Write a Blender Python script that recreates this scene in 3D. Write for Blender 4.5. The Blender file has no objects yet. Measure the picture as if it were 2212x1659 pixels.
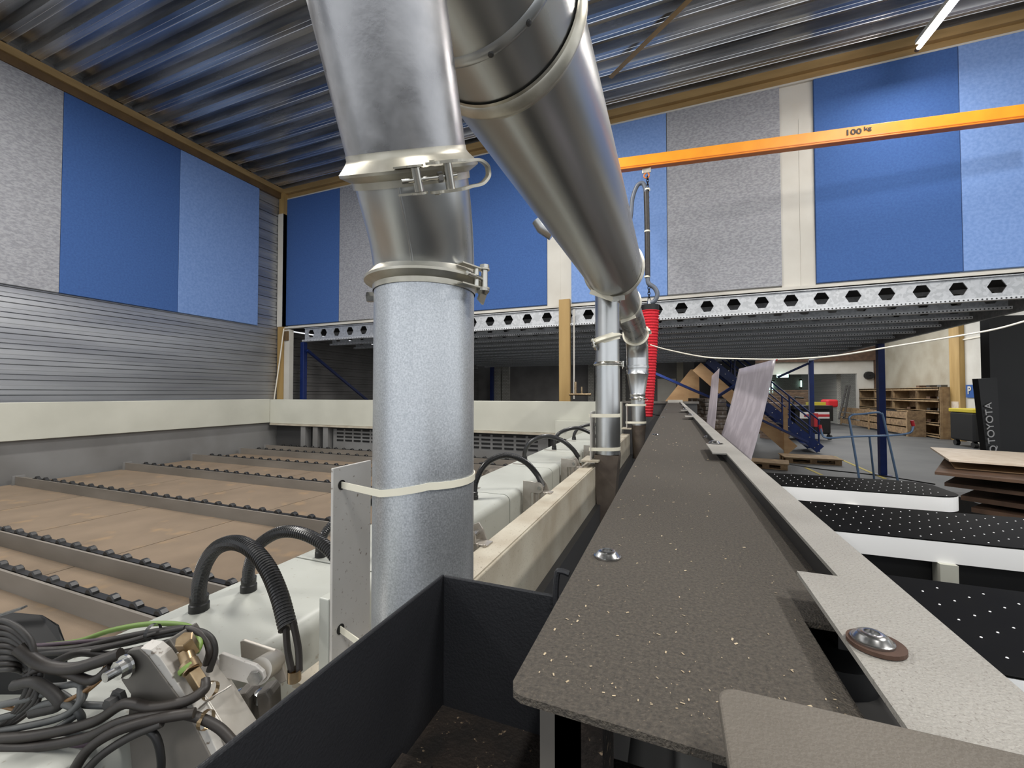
import bpy, bmesh, math, random
from math import sin, cos, pi, radians
from mathutils import Vector, Matrix, noise as mnoise
random.seed(7)
SC = bpy.context.scene
COL = SC.collection
CH = 1.75                       # eye height above the hall floor; geometry is written relative to the eye, then lifted
F, W, H = 894.0, 2212.0, 1659.0
PSI = math.atan(346 / 894.0)    # the saw beam runs along +Y, the camera looks a little to its left
PIT = math.atan(20.5 / 894.0)
Fh = Vector((-sin(PSI), cos(PSI), 0)); Rr = Vector((cos(PSI), sin(PSI), 0)); Uz = Vector((0, 0, 1))
Fc = Fh * cos(PIT) + Uz * sin(PIT); Uc = Uz * cos(PIT) - Fh * sin(PIT)

def at(px, py, X=None, Y=None, Z=None, D=None):
    d = Fc + Rr * ((px - W / 2) / F) + Uc * ((H / 2 - py) / F)
    if X is not None: s = X / d.x
    elif Y is not None: s = Y / d.y
    elif Z is not None: s = Z / d.z
    else: s = D
    return d * s

# ------------------------------------------------------------------ materials
def srgb(r, g, b):
    f = lambda c: (c / 255 / 12.92) if c / 255 <= .04045 else ((c / 255 + .055) / 1.055) ** 2.4
    return (f(r), f(g), f(b), 1)
MATS = {}
def mat(name, col, rough=.5, metal=0., var=.0, vscale=8., col2=None, bump=0., bscale=60., stretch=(1, 1, 1),
        alpha=1., trans=0., emit=None, estr=0., detail=6., contrast=(.35, .65), coat=0., spec=.5, speck=None, voronoi=False, rvar=0.):
    m = bpy.data.materials.new(name); m.use_nodes = True
    nt = m.node_tree; N = nt.nodes; L = nt.links
    b = N['Principled BSDF']
    b.inputs['Base Color'].default_value = col
    b.inputs['Roughness'].default_value = rough; b.inputs['Metallic'].default_value = metal
    b.inputs['Alpha'].default_value = alpha; b.inputs['Transmission Weight'].default_value = trans
    b.inputs['Coat Weight'].default_value = coat; b.inputs['Specular IOR Level'].default_value = spec
    tc = N.new('ShaderNodeTexCoord'); mp = N.new('ShaderNodeMapping'); mp.inputs['Scale'].default_value = stretch
    L.new(tc.outputs['Object'], mp.inputs['Vector'])
    out = None
    if col2 is not None:
        if voronoi:
            n = N.new('ShaderNodeTexVoronoi'); n.inputs['Scale'].default_value = vscale; o = n.outputs['Color']
            sep = N.new('ShaderNodeSeparateColor'); L.new(o, sep.inputs[0]); o = sep.outputs[0]
        else:
            n = N.new('ShaderNodeTexNoise'); n.inputs['Scale'].default_value = vscale; n.inputs['Detail'].default_value = detail; o = n.outputs['Fac']
        L.new(mp.outputs[0], n.inputs['Vector'])
        r = N.new('ShaderNodeValToRGB'); r.color_ramp.elements[0].position = contrast[0]; r.color_ramp.elements[1].position = contrast[1]
        r.color_ramp.elements[0].color = col; r.color_ramp.elements[1].color = col2
        L.new(o, r.inputs[0]); out = r.outputs[0]
        if rvar:
            mr = N.new('ShaderNodeMapRange'); mr.inputs['To Min'].default_value = max(.02, rough - rvar); mr.inputs['To Max'].default_value = rough + rvar
            mr.inputs['From Min'].default_value = .3; mr.inputs['From Max'].default_value = .7
            L.new(o, mr.inputs[0]); L.new(mr.outputs[0], b.inputs['Roughness'])
    if speck is not None:      # (colour, scale, threshold low, high)
        n2 = N.new('ShaderNodeTexNoise'); n2.inputs['Scale'].default_value = speck[1]; n2.inputs['Detail'].default_value = 3
        L.new(tc.outputs['Object'], n2.inputs['Vector'])
        r2 = N.new('ShaderNodeValToRGB'); r2.color_ramp.elements[0].position = speck[2]; r2.color_ramp.elements[1].position = speck[3]
        L.new(n2.outputs['Fac'], r2.inputs[0])
        mx = N.new('ShaderNodeMix'); mx.data_type = 'RGBA'
        L.new(r2.outputs[0], mx.inputs['Factor'])
        if out is None: mx.inputs['A'].default_value = col
        else: L.new(out, mx.inputs['A'])
        mx.inputs['B'].default_value = speck[0]; out = mx.outputs['Result']
    if out is not None: L.new(out, b.inputs['Base Color'])
    if bump:
        nb = N.new('ShaderNodeTexNoise'); nb.inputs['Scale'].default_value = bscale; nb.inputs['Detail'].default_value = 4
        L.new(mp.outputs[0], nb.inputs['Vector'])
        bp = N.new('ShaderNodeBump'); bp.inputs['Strength'].default_value = bump; bp.inputs['Distance'].default_value = .01
        L.new(nb.outputs['Fac'], bp.inputs['Height']); L.new(bp.outputs[0], b.inputs['Normal'])
    if emit is not None:
        b.inputs['Emission Color'].default_value = emit; b.inputs['Emission Strength'].default_value = estr
    MATS[name] = m
    return m
g = srgb
M_duct = mat('duct_galvanised', g(172, 175, 176), .3, .95, col2=g(208, 210, 210), vscale=5, stretch=(1, 1, .35), contrast=(.3, .7), bump=.03, bscale=30, rvar=.08)
M_spangle = mat('duct_spangle', g(168, 173, 178), .36, .7, col2=g(206, 210, 214), vscale=420, detail=3, contrast=(.3, .7), rvar=.05)
M_main = mat('duct_main', g(162, 164, 163), .3, .95, col2=g(192, 193, 192), vscale=3, stretch=(1, .15, 1), contrast=(.3, .7), bump=.02, bscale=12, rvar=.07)
M_old = mat('duct_scuffed', g(156, 156, 158), .32, .92, col2=g(190, 190, 192), vscale=14, detail=10, contrast=(.35, .65), rvar=.1, bump=.02, bscale=80,
            speck=(g(128, 124, 122), 14, .55, .8))
M_clamp = mat('clamp_dusty', g(176, 172, 158), .38, .8, col2=g(204, 200, 188), vscale=20)
M_clampd = mat('clamp_bright', g(200, 198, 190), .25, 1.)
M_zinc = mat('zinc_bolt', g(205, 205, 203), .22, 1., col2=g(165, 165, 165), vscale=60)
M_rust = mat('rusty_washer', g(70, 50, 40), .7, .2, col2=g(88, 66, 54), vscale=80)
M_tie = mat('nylon_tie', g(226, 222, 204), .4)
M_white = mat('machine_white', g(188, 190, 182), .42, col2=g(172, 174, 166), vscale=2.5, speck=(g(150, 143, 128), 90, .66, .78))
M_band = mat('band_white', g(190, 190, 178), .45, col2=g(180, 180, 168), vscale=2)
M_cream = mat('machine_cream', g(182, 176, 160), .45, col2=g(160, 150, 132), vscale=6, speck=(g(126, 115, 98), 160, .6, .75))
M_grey = mat('machine_grey', g(122, 122, 121), .55, col2=g(108, 107, 105), vscale=2)
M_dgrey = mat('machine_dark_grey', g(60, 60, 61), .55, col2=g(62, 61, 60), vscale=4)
M_plate = mat('bracket_plate', g(204, 201, 196), .5, .1, col2=g(184, 180, 172), vscale=4, speck=(g(120, 108, 95), 120, .64, .74))
M_beam = mat('beam_powdercoat', g(62, 58, 53), .75, col2=g(98, 91, 81), vscale=520, detail=6, contrast=(.25, .75), bump=.5, bscale=900,
             speck=(g(150, 134, 112), 700, .66, .78))
M_beamd = mat('beam_dark', g(40, 40, 40), .6, col2=g(46, 44, 42), vscale=10)
M_box = mat('box_black', g(32, 33, 36), .42, .0, col2=g(38, 39, 42), vscale=9, bump=.12, bscale=500)
M_boxdust = mat('box_dust', g(44, 35, 28), .9, col2=g(22, 18, 15), vscale=30, detail=10, bump=.5, bscale=300, speck=(g(150, 130, 105), 260, .66, .74))
M_strip = mat('strip_dusty', g(150, 147, 140), .55, .1, col2=g(168, 165, 158), vscale=10, contrast=(.3, .7), bump=.2, bscale=700, speck=(g(122, 117, 110), 900, .56, .74))
M_near = mat('near_plate', g(98, 92, 83), .7, col2=g(110, 104, 95), vscale=14, bump=.25, bscale=900)
M_rubber = mat('rubber_black', g(16, 16, 17), .45, spec=.6)
M_hose = mat('conduit_black', g(24, 24, 25), .32, spec=.7)
M_cableg = mat('cable_grey', g(56, 54, 52), .55, col2=g(42, 40, 38), vscale=30)
M_cablel = mat('cable_light_grey', g(96, 98, 97), .5, col2=g(76, 77, 76), vscale=30)
M_cabled = mat('cable_dark', g(38, 34, 31), .5, col2=g(52, 47, 43), vscale=30)
M_green = mat('cable_green', g(120, 150, 72), .45)
M_purple = mat('cable_purple', g(78, 60, 72), .5)
M_orangec = mat('cable_tube_amber', g(128, 96, 60), .4)
M_brass = mat('brass_fitting', g(178, 158, 128), .3, .9, col2=g(150, 128, 98), vscale=40)
M_alu = mat('aluminium', g(190, 186, 178), .38, .6, col2=g(164, 156, 146), vscale=12)
M_boot = mat('boot_brown', g(78, 68, 60), .5, .3, col2=g(102, 92, 82), vscale=8)
M_alub = mat('aluminium_bright', g(220, 216, 208), .35, .35, col2=g(196, 190, 180), vscale=14)
M_bracket = mat('bracket_grey', g(96, 93, 88), .55, .2, col2=g(120, 115, 108), vscale=8)
M_fgrey = mat('felt_grey', g(166, 167, 171), .95, col2=g(142, 143, 148), vscale=26, detail=10, contrast=(.38, .62), bump=.3, bscale=80, stretch=(1, 1, 2))
M_fblue = mat('felt_blue', g(64, 99, 158), .95, col2=g(58, 91, 148), vscale=40, bump=.2, bscale=120)
M_flight = mat('felt_light_blue', g(124, 154, 206), .95, col2=g(110, 142, 196), vscale=30, detail=9, bump=.2, bscale=100)
M_ceil = mat('ceiling_steel', g(138, 140, 142), .26, .85, col2=g(216, 215, 212), vscale=6, stretch=(.07, 1, 1), bump=.05, bscale=4, rvar=.1)  # colour streaked along the ribs to stand in for reflections
M_glint = mat('rib_glint', g(225, 227, 230), .22, .9)  # pale metal standing in for light reflected on the ribs
M_clad = mat('cladding_steel', g(160, 162, 166), .4, .8, col2=g(184, 186, 188), vscale=3, stretch=(1, .15, 1.5), rvar=.06, bump=.04, bscale=5)
M_seam = mat('seam_dark', g(52, 52, 62), .8)
M_trimw = mat('timber_trim', g(166, 138, 92), .5, col2=g(142, 116, 74), vscale=4, stretch=(.3, .3, 2))
M_trimd = mat('timber_trim_dark', g(108, 84, 52), .55, col2=g(92, 70, 44), vscale=5)
M_wood = mat('wood_column', g(176, 146, 92), .6, col2=g(158, 128, 76), vscale=6, stretch=(1, 1, .12))
M_ply = mat('plywood', g(186, 152, 112), .65, col2=g(168, 132, 94), vscale=5, stretch=(.4, 1, 1))
M_plyl = mat('board_pale', g(214, 200, 182), .6, col2=g(200, 182, 160), vscale=9)
M_plyd = mat('board_brown', g(96, 72, 54), .7, col2=g(74, 54, 40), vscale=6)
M_pallet = mat('pallet_wood', g(150, 124, 92), .8, col2=g(112, 90, 66), vscale=9)
M_shelf = mat('shelf_wood', g(156, 132, 98), .75, col2=g(126, 102, 74), vscale=6)
M_board = mat('particle_board', g(122, 106, 88), .85, col2=g(104, 90, 74), vscale=2.2, detail=12, contrast=(.3, .7), speck=(g(140, 116, 86), 5, .58, .8), bump=.1, bscale=200)
M_rail = mat('rail_grey', g(122, 116, 108), .6, col2=g(104, 98, 90), vscale=5, stretch=(.3, 1, 1))
M_wall = mat('wall_white', g(206, 203, 194), .8, col2=g(196, 192, 182), vscale=2)
M_tan = mat('wall_tan', g(168, 162, 146), .8, col2=g(150, 142, 124), vscale=1.2)
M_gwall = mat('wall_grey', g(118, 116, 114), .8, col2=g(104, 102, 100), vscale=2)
M_floor = mat('concrete', g(82, 83, 82), .62, col2=g(64, 65, 66), vscale=.8, detail=12, contrast=(.3, .7))
M_yellow = mat('floor_paint_yellow', g(168, 150, 60), .7)
M_blue = mat('steel_blue', g(26, 46, 104), .38, col2=g(22, 40, 92), vscale=8)
M_hexs = mat('joist_galvanised', g(184, 186, 188), .45, .6, col2=g(168, 170, 172), vscale=30, voronoi=True)
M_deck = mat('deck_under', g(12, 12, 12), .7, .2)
M_orange = mat('crane_orange', g(242, 158, 38), .4, col2=g(234, 148, 34), vscale=5)
M_orange2 = mat('crane_orange_dark', g(205, 112, 24), .45)
M_black = mat('text_black', g(28, 20, 14), .6)
M_red = mat('lifter_red', g(214, 30, 48), .55, col2=g(190, 20, 38), vscale=40)
M_blk = mat('black_cover', g(6, 6, 7), .6, col2=g(9, 9, 10), vscale=4)
M_top = mat('table_black', g(5, 5, 6), .5, spec=.08, col2=g(8, 8, 8), vscale=6)
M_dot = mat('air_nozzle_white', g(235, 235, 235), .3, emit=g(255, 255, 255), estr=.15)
M_edge = mat('table_edge_white', g(248, 248, 246), .4)
M_text = mat('letter_grey', g(150, 150, 150), .6)
M_tube = mat('tube_light', g(255, 240, 225), .5, emit=(1, .9, .85, 1), estr=30)
M_win = mat('window_light', g(210, 240, 235), .5, emit=g(190, 235, 225), estr=2.2)
M_card = mat('cardboard', g(128, 104, 84), .8, col2=g(98, 78, 62), vscale=6, stretch=(1, 1, 5), contrast=(.4, .6))
M_film = mat('film_wrap', g(104, 86, 70), .25, col2=g(180, 170, 160), vscale=7, contrast=(.5, .7), bump=.6, bscale=14)
M_tubeblue = mat('trolley_tube', g(96, 120, 150), .35, .3)
M_binr = mat('label_white', g(220, 214, 210), .6)
M_redp = mat('paint_red', g(178, 32, 40), .5)
M_yel = mat('paint_yellow', g(200, 180, 50), .5)
M_sign = mat('sign_blue', g(40, 84, 150), .5)
M_chain = mat('chain_black', g(30, 28, 30), .4, .5)
M_ghose = mat('hose_grey', g(92, 98, 108), .45)
M_rope = mat('cable_white', g(236, 230, 214), .5)
M_flake = mat('sawdust', g(196, 180, 152), .9, col2=g(170, 152, 124), vscale=100)
M_darkm = mat('motor_grey', g(92, 86, 78), .5, .5, col2=g(130, 122, 112), vscale=12)
def brick_mat():
    m = mat('brick_white', g(170, 168, 160), .8); nt = m.node_tree; N = nt.nodes; L = nt.links
    tc = N.new('ShaderNodeTexCoord'); mp = N.new('ShaderNodeMapping'); mp.inputs['Rotation'].default_value = (radians(90), 0, 0)
    bk = N.new('ShaderNodeTexBrick'); bk.inputs['Scale'].default_value = 4
    bk.inputs['Color1'].default_value = g(176, 174, 166); bk.inputs['Color2'].default_value = g(160, 158, 150); bk.inputs['Mortar'].default_value = g(96, 94, 90)
    L.new(tc.outputs['Object'], mp.inputs[0]); L.new(mp.outputs[0], bk.inputs['Vector']); L.new(bk.outputs[0], N['Principled BSDF'].inputs['Base Color'])
    return m
M_brick = brick_mat()
def sheet_mat():
    m = mat('plastic_sheet', g(214, 208, 214), .35, alpha=1., col2=g(226, 216, 220), vscale=5)
    nt = m.node_tree; N = nt.nodes; L = nt.links; b = N['Principled BSDF']
    b.inputs['Alpha'].default_value = .86
    tc = N.new('ShaderNodeTexCoord'); mp = N.new('ShaderNodeMapping'); mp.inputs['Scale'].default_value = (40, 40, 6)
    n = N.new('ShaderNodeTexNoise'); n.inputs['Scale'].default_value = 1; n.inputs['Detail'].default_value = 4
    L.new(tc.outputs['Object'], mp.inputs[0]); L.new(mp.outputs[0], n.inputs[0])
    r = N.new('ShaderNodeValToRGB'); r.color_ramp.elements[0].position = .45; r.color_ramp.elements[1].position = .62
    r.color_ramp.elements[0].color = g(172, 164, 170); r.color_ramp.elements[1].color = g(190, 182, 188)
    L.new(n.outputs[0], r.inputs[0]); L.new(r.outputs[0], b.inputs['Base Color'])
    return m
M_sheet = sheet_mat()
def flange_mat():
    m = mat('joist_flange', g(200, 203, 204), .45, .35); nt = m.node_tree; N = nt.nodes; L = nt.links
    tc = N.new('ShaderNodeTexCoord'); mp = N.new('ShaderNodeMapping'); mp.inputs['Scale'].default_value = (24, 24, 24)
    v = N.new('ShaderNodeTexVoronoi'); v.inputs['Scale'].default_value = 1; v.inputs['Randomness'].default_value = 0
    L.new(tc.outputs['Object'], mp.inputs[0]); L.new(mp.outputs[0], v.inputs['Vector'])
    r = N.new('ShaderNodeValToRGB'); r.color_ramp.interpolation = 'CONSTANT'; r.color_ramp.elements[0].color = g(50, 50, 50); r.color_ramp.elements[1].color = g(200, 202, 204); r.color_ramp.elements[1].position = .3
    L.new(v.outputs['Distance'], r.inputs[0]); L.new(r.outputs[0], N['Principled BSDF'].inputs['Base Color'])
    return m
M_flange = flange_mat()

# ------------------------------------------------------------------ mesh builder
def frame_of(d):
    d = d.normalized(); up = Vector((0, 0, 1)) if abs(d.z) < .9 else Vector((1, 0, 0))
    u = d.cross(up).normalized(); return u, d.cross(u).normalized()
def spline(pts, n=8):
    pts = [Vector(p) for p in pts]; P = [pts[0] * 2 - pts[1]] + pts + [pts[-1] * 2 - pts[-2]]; o = []
    for i in range(1, len(P) - 2):
        a, b, c, d = P[i - 1], P[i], P[i + 1], P[i + 2]
        for k in range(n):
            t = k / n
            o.append(.5 * ((2 * b) + (c - a) * t + (2 * a - 5 * b + 4 * c - d) * t * t + (3 * b - a - 3 * c + d) * t ** 3))
    o.append(pts[-1]); return o
class MB:
    def __init__(s): s.v = []; s.f = []
    def add(s, vs, fs):
        b = len(s.v); s.v += [Vector(v) for v in vs]; s.f += [tuple(b + i for i in f) for f in fs]; return s
    def box(s, x0, x1, y0, y1, z0, z1):
        return s.add([(x0, y0, z0), (x1, y0, z0), (x1, y1, z0), (x0, y1, z0), (x0, y0, z1), (x1, y0, z1), (x1, y1, z1), (x0, y1, z1)],
                     [(0, 3, 2, 1), (4, 5, 6, 7), (0, 1, 5, 4), (1, 2, 6, 5), (2, 3, 7, 6), (3, 0, 4, 7)])
    def bar(s, p0, p1, w, h, up=(0, 0, 1)):
        p0, p1 = Vector(p0), Vector(p1); d = (p1 - p0).normalized(); u = d.cross(Vector(up)).normalized(); n = u.cross(d)
        vs = [p + u * (a * w / 2) + n * (b * h / 2) for p in (p0, p1) for a, b in ((-1, -1), (1, -1), (1, 1), (-1, 1))]
        return s.add(vs, [(0, 1, 2, 3), (7, 6, 5, 4), (0, 4, 5, 1), (1, 5, 6, 2), (2, 6, 7, 3), (3, 7, 4, 0)])
    def tube(s, pts, r, n=12, caps=True, closed=False):
        pts = [Vector(p) for p in pts]; m = len(pts); rs = r if isinstance(r, (list, tuple)) else [r] * m
        u = None; vs = []
        for i in range(m):
            if closed: d = pts[(i + 1) % m] - pts[i - 1]
            else: d = pts[min(i + 1, m - 1)] - pts[max(i - 1, 0)]
            d.normalize()
            if u is None: u = frame_of(d)[0]
            else: u = (u - d * u.dot(d)).normalized()
            w = d.cross(u)
            vs += [pts[i] + (u * cos(2 * pi * k / n) + w * sin(2 * pi * k / n)) * rs[i] for k in range(n)]
        fs = []
        for i in range(m if closed else m - 1):
            j = (i + 1) % m
            fs += [(i * n + k, i * n + (k + 1) % n, j * n + (k + 1) % n, j * n + k) for k in range(n)]
        if caps and not closed: fs += [tuple(range(n))[::-1], tuple((m - 1) * n + k for k in range(n))]
        return s.add(vs, fs)
    def cyl(s, p0, p1, r, n=16, r1=None): return s.tube([p0, p1], [r, r if r1 is None else r1], n)
    def lathe(s, c, ax, prof, n=48, caps=False):          # prof: (distance along axis, radius)
        c = Vector(c); ax = Vector(ax).normalized(); u, w = frame_of(ax); vs = []
        for a, r in prof: vs += [c + ax * a + (u * cos(2 * pi * k / n) + w * sin(2 * pi * k / n)) * r for k in range(n)]
        fs = [(i * n + k, i * n + (k + 1) % n, (i + 1) * n + (k + 1) % n, (i + 1) * n + k) for i in range(len(prof) - 1) for k in range(n)]
        if caps: fs += [tuple(range(n))[::-1], tuple((len(prof) - 1) * n + k for k in range(n))]
        return s.add(vs, fs)
    def prism(s, poly, off):                              # poly: 3D points, extruded by off
        n = len(poly); poly = [Vector(p) for p in poly]; off = Vector(off)
        return s.add(poly + [p + off for p in poly], [tuple(range(n)), tuple(range(n, 2 * n))[::-1]] + [(k, (k + 1) % n, n + (k + 1) % n, n + k) for k in range(n)])
    def sweep(s, poly, off):                              # open profile, no caps
        n = len(poly); poly = [Vector(p) for p in poly]; off = Vector(off)
        return s.add(poly + [p + off for p in poly], [(k, k + 1, n + k + 1, n + k) for k in range(n - 1)])
    def build(s, name, m, parent=None, smooth=False, bevel=0, loc=None, seg=2):
        me = bpy.data.meshes.new(name)
        o0 = Vector(loc) if loc is not None else (Vector(parent['_o']) if parent is not None and '_o' in parent else sum(s.v, Vector()) / max(1, len(s.v)))
        me.from_pydata([tuple(v - o0) for v in s.v], [], s.f)
        bm = bmesh.new(); bm.from_mesh(me); bmesh.ops.recalc_face_normals(bm, faces=bm.faces); bm.to_mesh(me); bm.free()
        me.materials.append(m)
        if smooth:
            me.shade_smooth()
            try: me.set_sharp_from_angle(angle=radians(38))
            except Exception: pass
        o = bpy.data.objects.new(name, me); COL.objects.link(o)
        if bevel:
            b = o.modifiers.new('bevel', 'BEVEL'); b.width = bevel; b.segments = seg; b.limit_method = 'ANGLE'; b.angle_limit = radians(40)
        if parent is not None:
            o.parent = parent
            if '_o' not in parent: o.location = o0 - parent_world(parent)
            o['_o'] = tuple(o0)
        else:
            o.location = o0; o['_o'] = tuple(o0)
        return o
def parent_world(p):
    v = Vector(p.location)
    while p.parent is not None: p = p.parent; v += p.location
    return v
def tag(o, label, cat, group=None, kind=None):
    o['label'] = label; o['category'] = cat
    if group: o['group'] = group
    if kind: o['kind'] = kind
    return o
def thing(name, label, cat, loc=(0, 0, 0), group=None):
    o = bpy.data.objects.new(name, None); o.empty_display_size = .05; COL.objects.link(o); o.location = loc; o['_o'] = tuple(loc)
    return tag(o, label, cat, group)
def struct(name, mb, m, **k):
    o = mb.build(name, m, **k); o['kind'] = 'structure'; return o
def dup(root, delta, label=None, keep=None):
    r = root.copy(); COL.objects.link(r); r.location = root.location + Vector(delta)
    if label: r['label'] = label
    for ch in list(root.children):
        if keep and not keep(ch): continue
        c = ch.copy(); COL.objects.link(c); c.parent = r
        for gch in ch.children:
            d = gch.copy(); COL.objects.link(d); d.parent = c
    return r
ORD = ['first', 'second', 'third', 'fourth', 'fifth', 'sixth', 'seventh', 'eighth', 'ninth', 'tenth', 'eleventh', 'twelfth', 'thirteenth', 'fourteenth', 'fifteenth', 'sixteenth', 'seventeenth', 'eighteenth']

# ------------------------------------------------------------------ hall shell
FL = -CH; XL = -7.98; YF = 6.65; ZC = 4.47; ZM = 1.44
struct('floor', MB().box(-9, 16, -6, 40, FL - .1, FL), M_floor)
# corrugated ceiling, ridges run across the hall
prof = []; y = -5.1
while y < YF + .05:
    prof += [(0, y, ZC), (0, y + .11, ZC), (0, y + .14, ZC + .1), (0, y + .27, ZC + .1)]; y += .3
cm = MB().sweep([(XL - .1, p[1], p[2]) for p in prof], (18, 0, 0))
struct('ceiling', cm, M_ceil)
rb = MB(); yy = -5.1  # thin bright rods added as painted light lines along the ribs
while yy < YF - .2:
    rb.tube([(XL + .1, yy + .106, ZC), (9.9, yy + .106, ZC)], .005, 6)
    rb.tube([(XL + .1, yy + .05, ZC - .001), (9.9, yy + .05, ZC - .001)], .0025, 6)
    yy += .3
struct('ceiling_glints', rb, M_glint, smooth=True)
# left wall cladding: horizontal cassettes
lw = MB(); z = FL; pr = []
while z < ZC:
    pr += [(XL, 0, z + .004), (XL, 0, z + .05), (XL - .012, 0, z + .062), (XL - .012, 0, z + .122), (XL, 0, z + .134), (XL, 0, z + .19), (XL - .03, 0, z + .191), (XL - .03, 0, z + .199)]; z += .2
lw.sweep([(p[0], -5, p[2]) for p in pr], (0, 11.62, 0))
struct('wall_left', lw, M_clad)
lw2 = MB().sweep([(p[0], 6.62, p[2]) for p in pr if p[2] < 1.4], (0, 10, 0))
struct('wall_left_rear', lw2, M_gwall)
struct('wall_far', MB().box(XL, 10, YF, YF + .12, ZM, ZC + .1), M_wall)
# far wall: pilaster boxes between panels
pw = MB()
for a, b in ((-1.93, -1.52), (1.42, 1.81)):
    pw.box(a, b, YF - .03, YF, ZM, 3.75); pw.box(a - .02, b + .02, YF - .02, YF + .02, 3.75, 4.25); pw.box(a + .22, a + .23, YF - .034, YF, ZM, 3.75)
struct('trim_7', pw, M_wall)
# timber edge trims
struct('trim_1', MB().box(XL, XL + .10, -5, YF, ZC - .115, ZC - .01), M_trimw)
struct('trim_2', MB().box(XL, XL + .07, -5, YF, ZC - .23, ZC - .118), M_trimd)
struct('trim_3', MB().box(XL, 10, YF - .12, YF, ZC - .12, ZC - .01).box(XL, 10, YF - .05, YF, ZC - .2, ZC - .12), M_trimw)
struct('trim_4', MB().box(XL, 10, YF - .055, YF + .02, ZC - .225, ZC - .2), M_wall)
# corner column: timber with a white plastered middle
cp = at(601, 500, Y=6.55).x
cc = struct('column', MB().box(XL + .02, -7.83, 6.5, YF, FL, ZC - .1), M_wood)
cc2 = MB().box(XL + .01, -7.83, 6.49, YF, 1.44, 3.9).build('plaster_facing', M_wall, cc); cc2['kind'] = 'structure'
# acoustic panels
def panel(label, m, x0, x1, y0, y1, z0, z1):
    nm = 'acoustic_panel'
    o = MB().box(x0, x1, y0, y1, z0, z1).build(nm, m, bevel=.006)
    return tag(o, label, 'wall panel', 'felt acoustic panels')
zp = 1.40
yA = at(130, 400, X=XL).y; yB = at(383, 500, X=XL).y; yC = at(555, 560, X=XL).y
panel('light grey felt wall panel in the left wall row, before the dark blue one', M_fgrey, XL + .004, XL + .05, yA - 1.9, yA - .004, zp, ZC - .23)
panel('dark blue felt panel on the ribbed metal side wall', M_fblue, XL + .004, XL + .05, yA, yB, zp, ZC - .23)
panel('light blue felt panel nearest the corner on the ribbed metal side wall', M_flight, XL + .004, XL + .05, yB + .004, yC, zp, ZC - .23)
zb = 1.475; zt = ZC - .225
def fx(px): return at(px, 500, Y=YF).x
seq = [(-7.835, -6.36, M_fblue, 'dark blue felt panel beside the hall corner above the mezzanine'),
       (-6.36, -4.88, M_fgrey, 'grey felt panel just behind the near vertical duct, next to the corner blue one'),
       (-4.88, -3.41, M_flight, 'light blue felt panel almost hidden behind the near vertical duct'),
       (-3.41, -1.93, M_fblue, 'dark blue felt panel seen between the two large ducts'),
       (-1.52, -.05, M_flight, 'light blue felt panel behind the chain hoist'),
       (-.05, 1.42, M_fgrey, 'grey felt panel behind the orange crane rail beside the white pilaster'),
       (1.81, 3.29, M_fblue, 'dark blue felt panel behind the 100 kg marking of the crane rail'),
       (3.29, 4.78, M_flight, 'light blue felt panel under the lit tube lamp on the far wall')]
for a, b, m, lb in seq: panel(lb, m, a + .003, b - .003, YF - .06, YF - .003, zb, zt)

# mezzanine
struct('trim_5', MB().box(-7.9, 7.5, YF - .09, YF + .02, ZM - .035, ZM + .005), M_wall)
def joist_mesh(x0, x1, pitch=.345, h=.27):
    mb = MB(); x = x0
    while x + pitch <= x1 + .01:
        c = x + pitch / 2; a, b2, q = .088, .044, .078; z0, z1 = -h, 0; zc = (z0 + z1) / 2
        vs = [(x, 0, z0), (x + pitch, 0, z0), (x + pitch, 0, zc), (x + pitch, 0, z1), (x, 0, z1), (x, 0, zc),
              (c - b2, 0, zc - q), (c + b2, 0, zc - q), (c + a, 0, zc), (c + b2, 0, zc + q), (c - b2, 0, zc + q), (c - a, 0, zc)]
        fs = [(0, 1, 7, 6), (1, 2, 8, 7), (2, 3, 9, 8), (3, 4, 10, 9), (4, 5, 11, 10), (5, 0, 6, 11)]
        mb.add(vs, fs)
        hv = [vs[i] for i in range(6, 12)]; hv2 = [(v[0], .014, v[2]) for v in hv]
        mb.add(hv + hv2, [(k, (k + 1) % 6, 6 + (k + 1) % 6, 6 + k) for k in range(6)])
        x += pitch
    return mb, x
jx0 = -7.28; jx1 = 4.2
mb, xe = joist_mesh(jx0, jx1)
NJ = 13
for j in range(NJ):
    yj = YF - .05 + .76 * j
    lab = 'galvanised joist with hexagonal holes, %s from the front edge of the mezzanine' % ORD[j]
    if j == 0:
        t = thing('mezzanine_joist', lab, 'joist', (0, yj, ZM - .04), 'mezzanine floor joists')
        mb2, xe2 = joist_mesh(jx0, 7.5)
        for v in mb2.v: v += Vector((0, yj, ZM - .04))
        mb2.build('web', M_hexs, t)
        MB().box(jx0, xe2, yj - .03, yj, ZM - .05, ZM - .04).box(jx0, xe2, yj - .03, yj - .026, ZM - .062, ZM - .04).build('top_flange', M_hexs, t)
        MB().box(jx0, xe2, yj - .075, yj, ZM - .345, ZM - .31).build('bottom_flange', M_flange, t)
    else:
        if j == 1:
            t = thing('mezzanine_joist', lab, 'joist', (0, yj, ZM - .04), 'mezzanine floor joists')
            for v in mb.v: v += Vector((0, yj, ZM - .04))
            mb.build('web', M_hexs, t)
            MB().box(jx0, xe, yj - .075, yj, ZM - .345, ZM - .31).build('bottom_flange', M_flange, t)
            j1 = t
        else: dup(j1, (0, .76 * (j - 1), 0), lab)
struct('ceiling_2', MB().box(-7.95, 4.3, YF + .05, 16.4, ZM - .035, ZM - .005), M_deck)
eb = tag(MB().box(4.2, 4.26, YF, 16.2, ZM - .37, ZM - .04).build('edge_beam', M_hexs), 'galvanised beam along the open right-hand edge of the mezzanine', 'beam')
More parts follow.
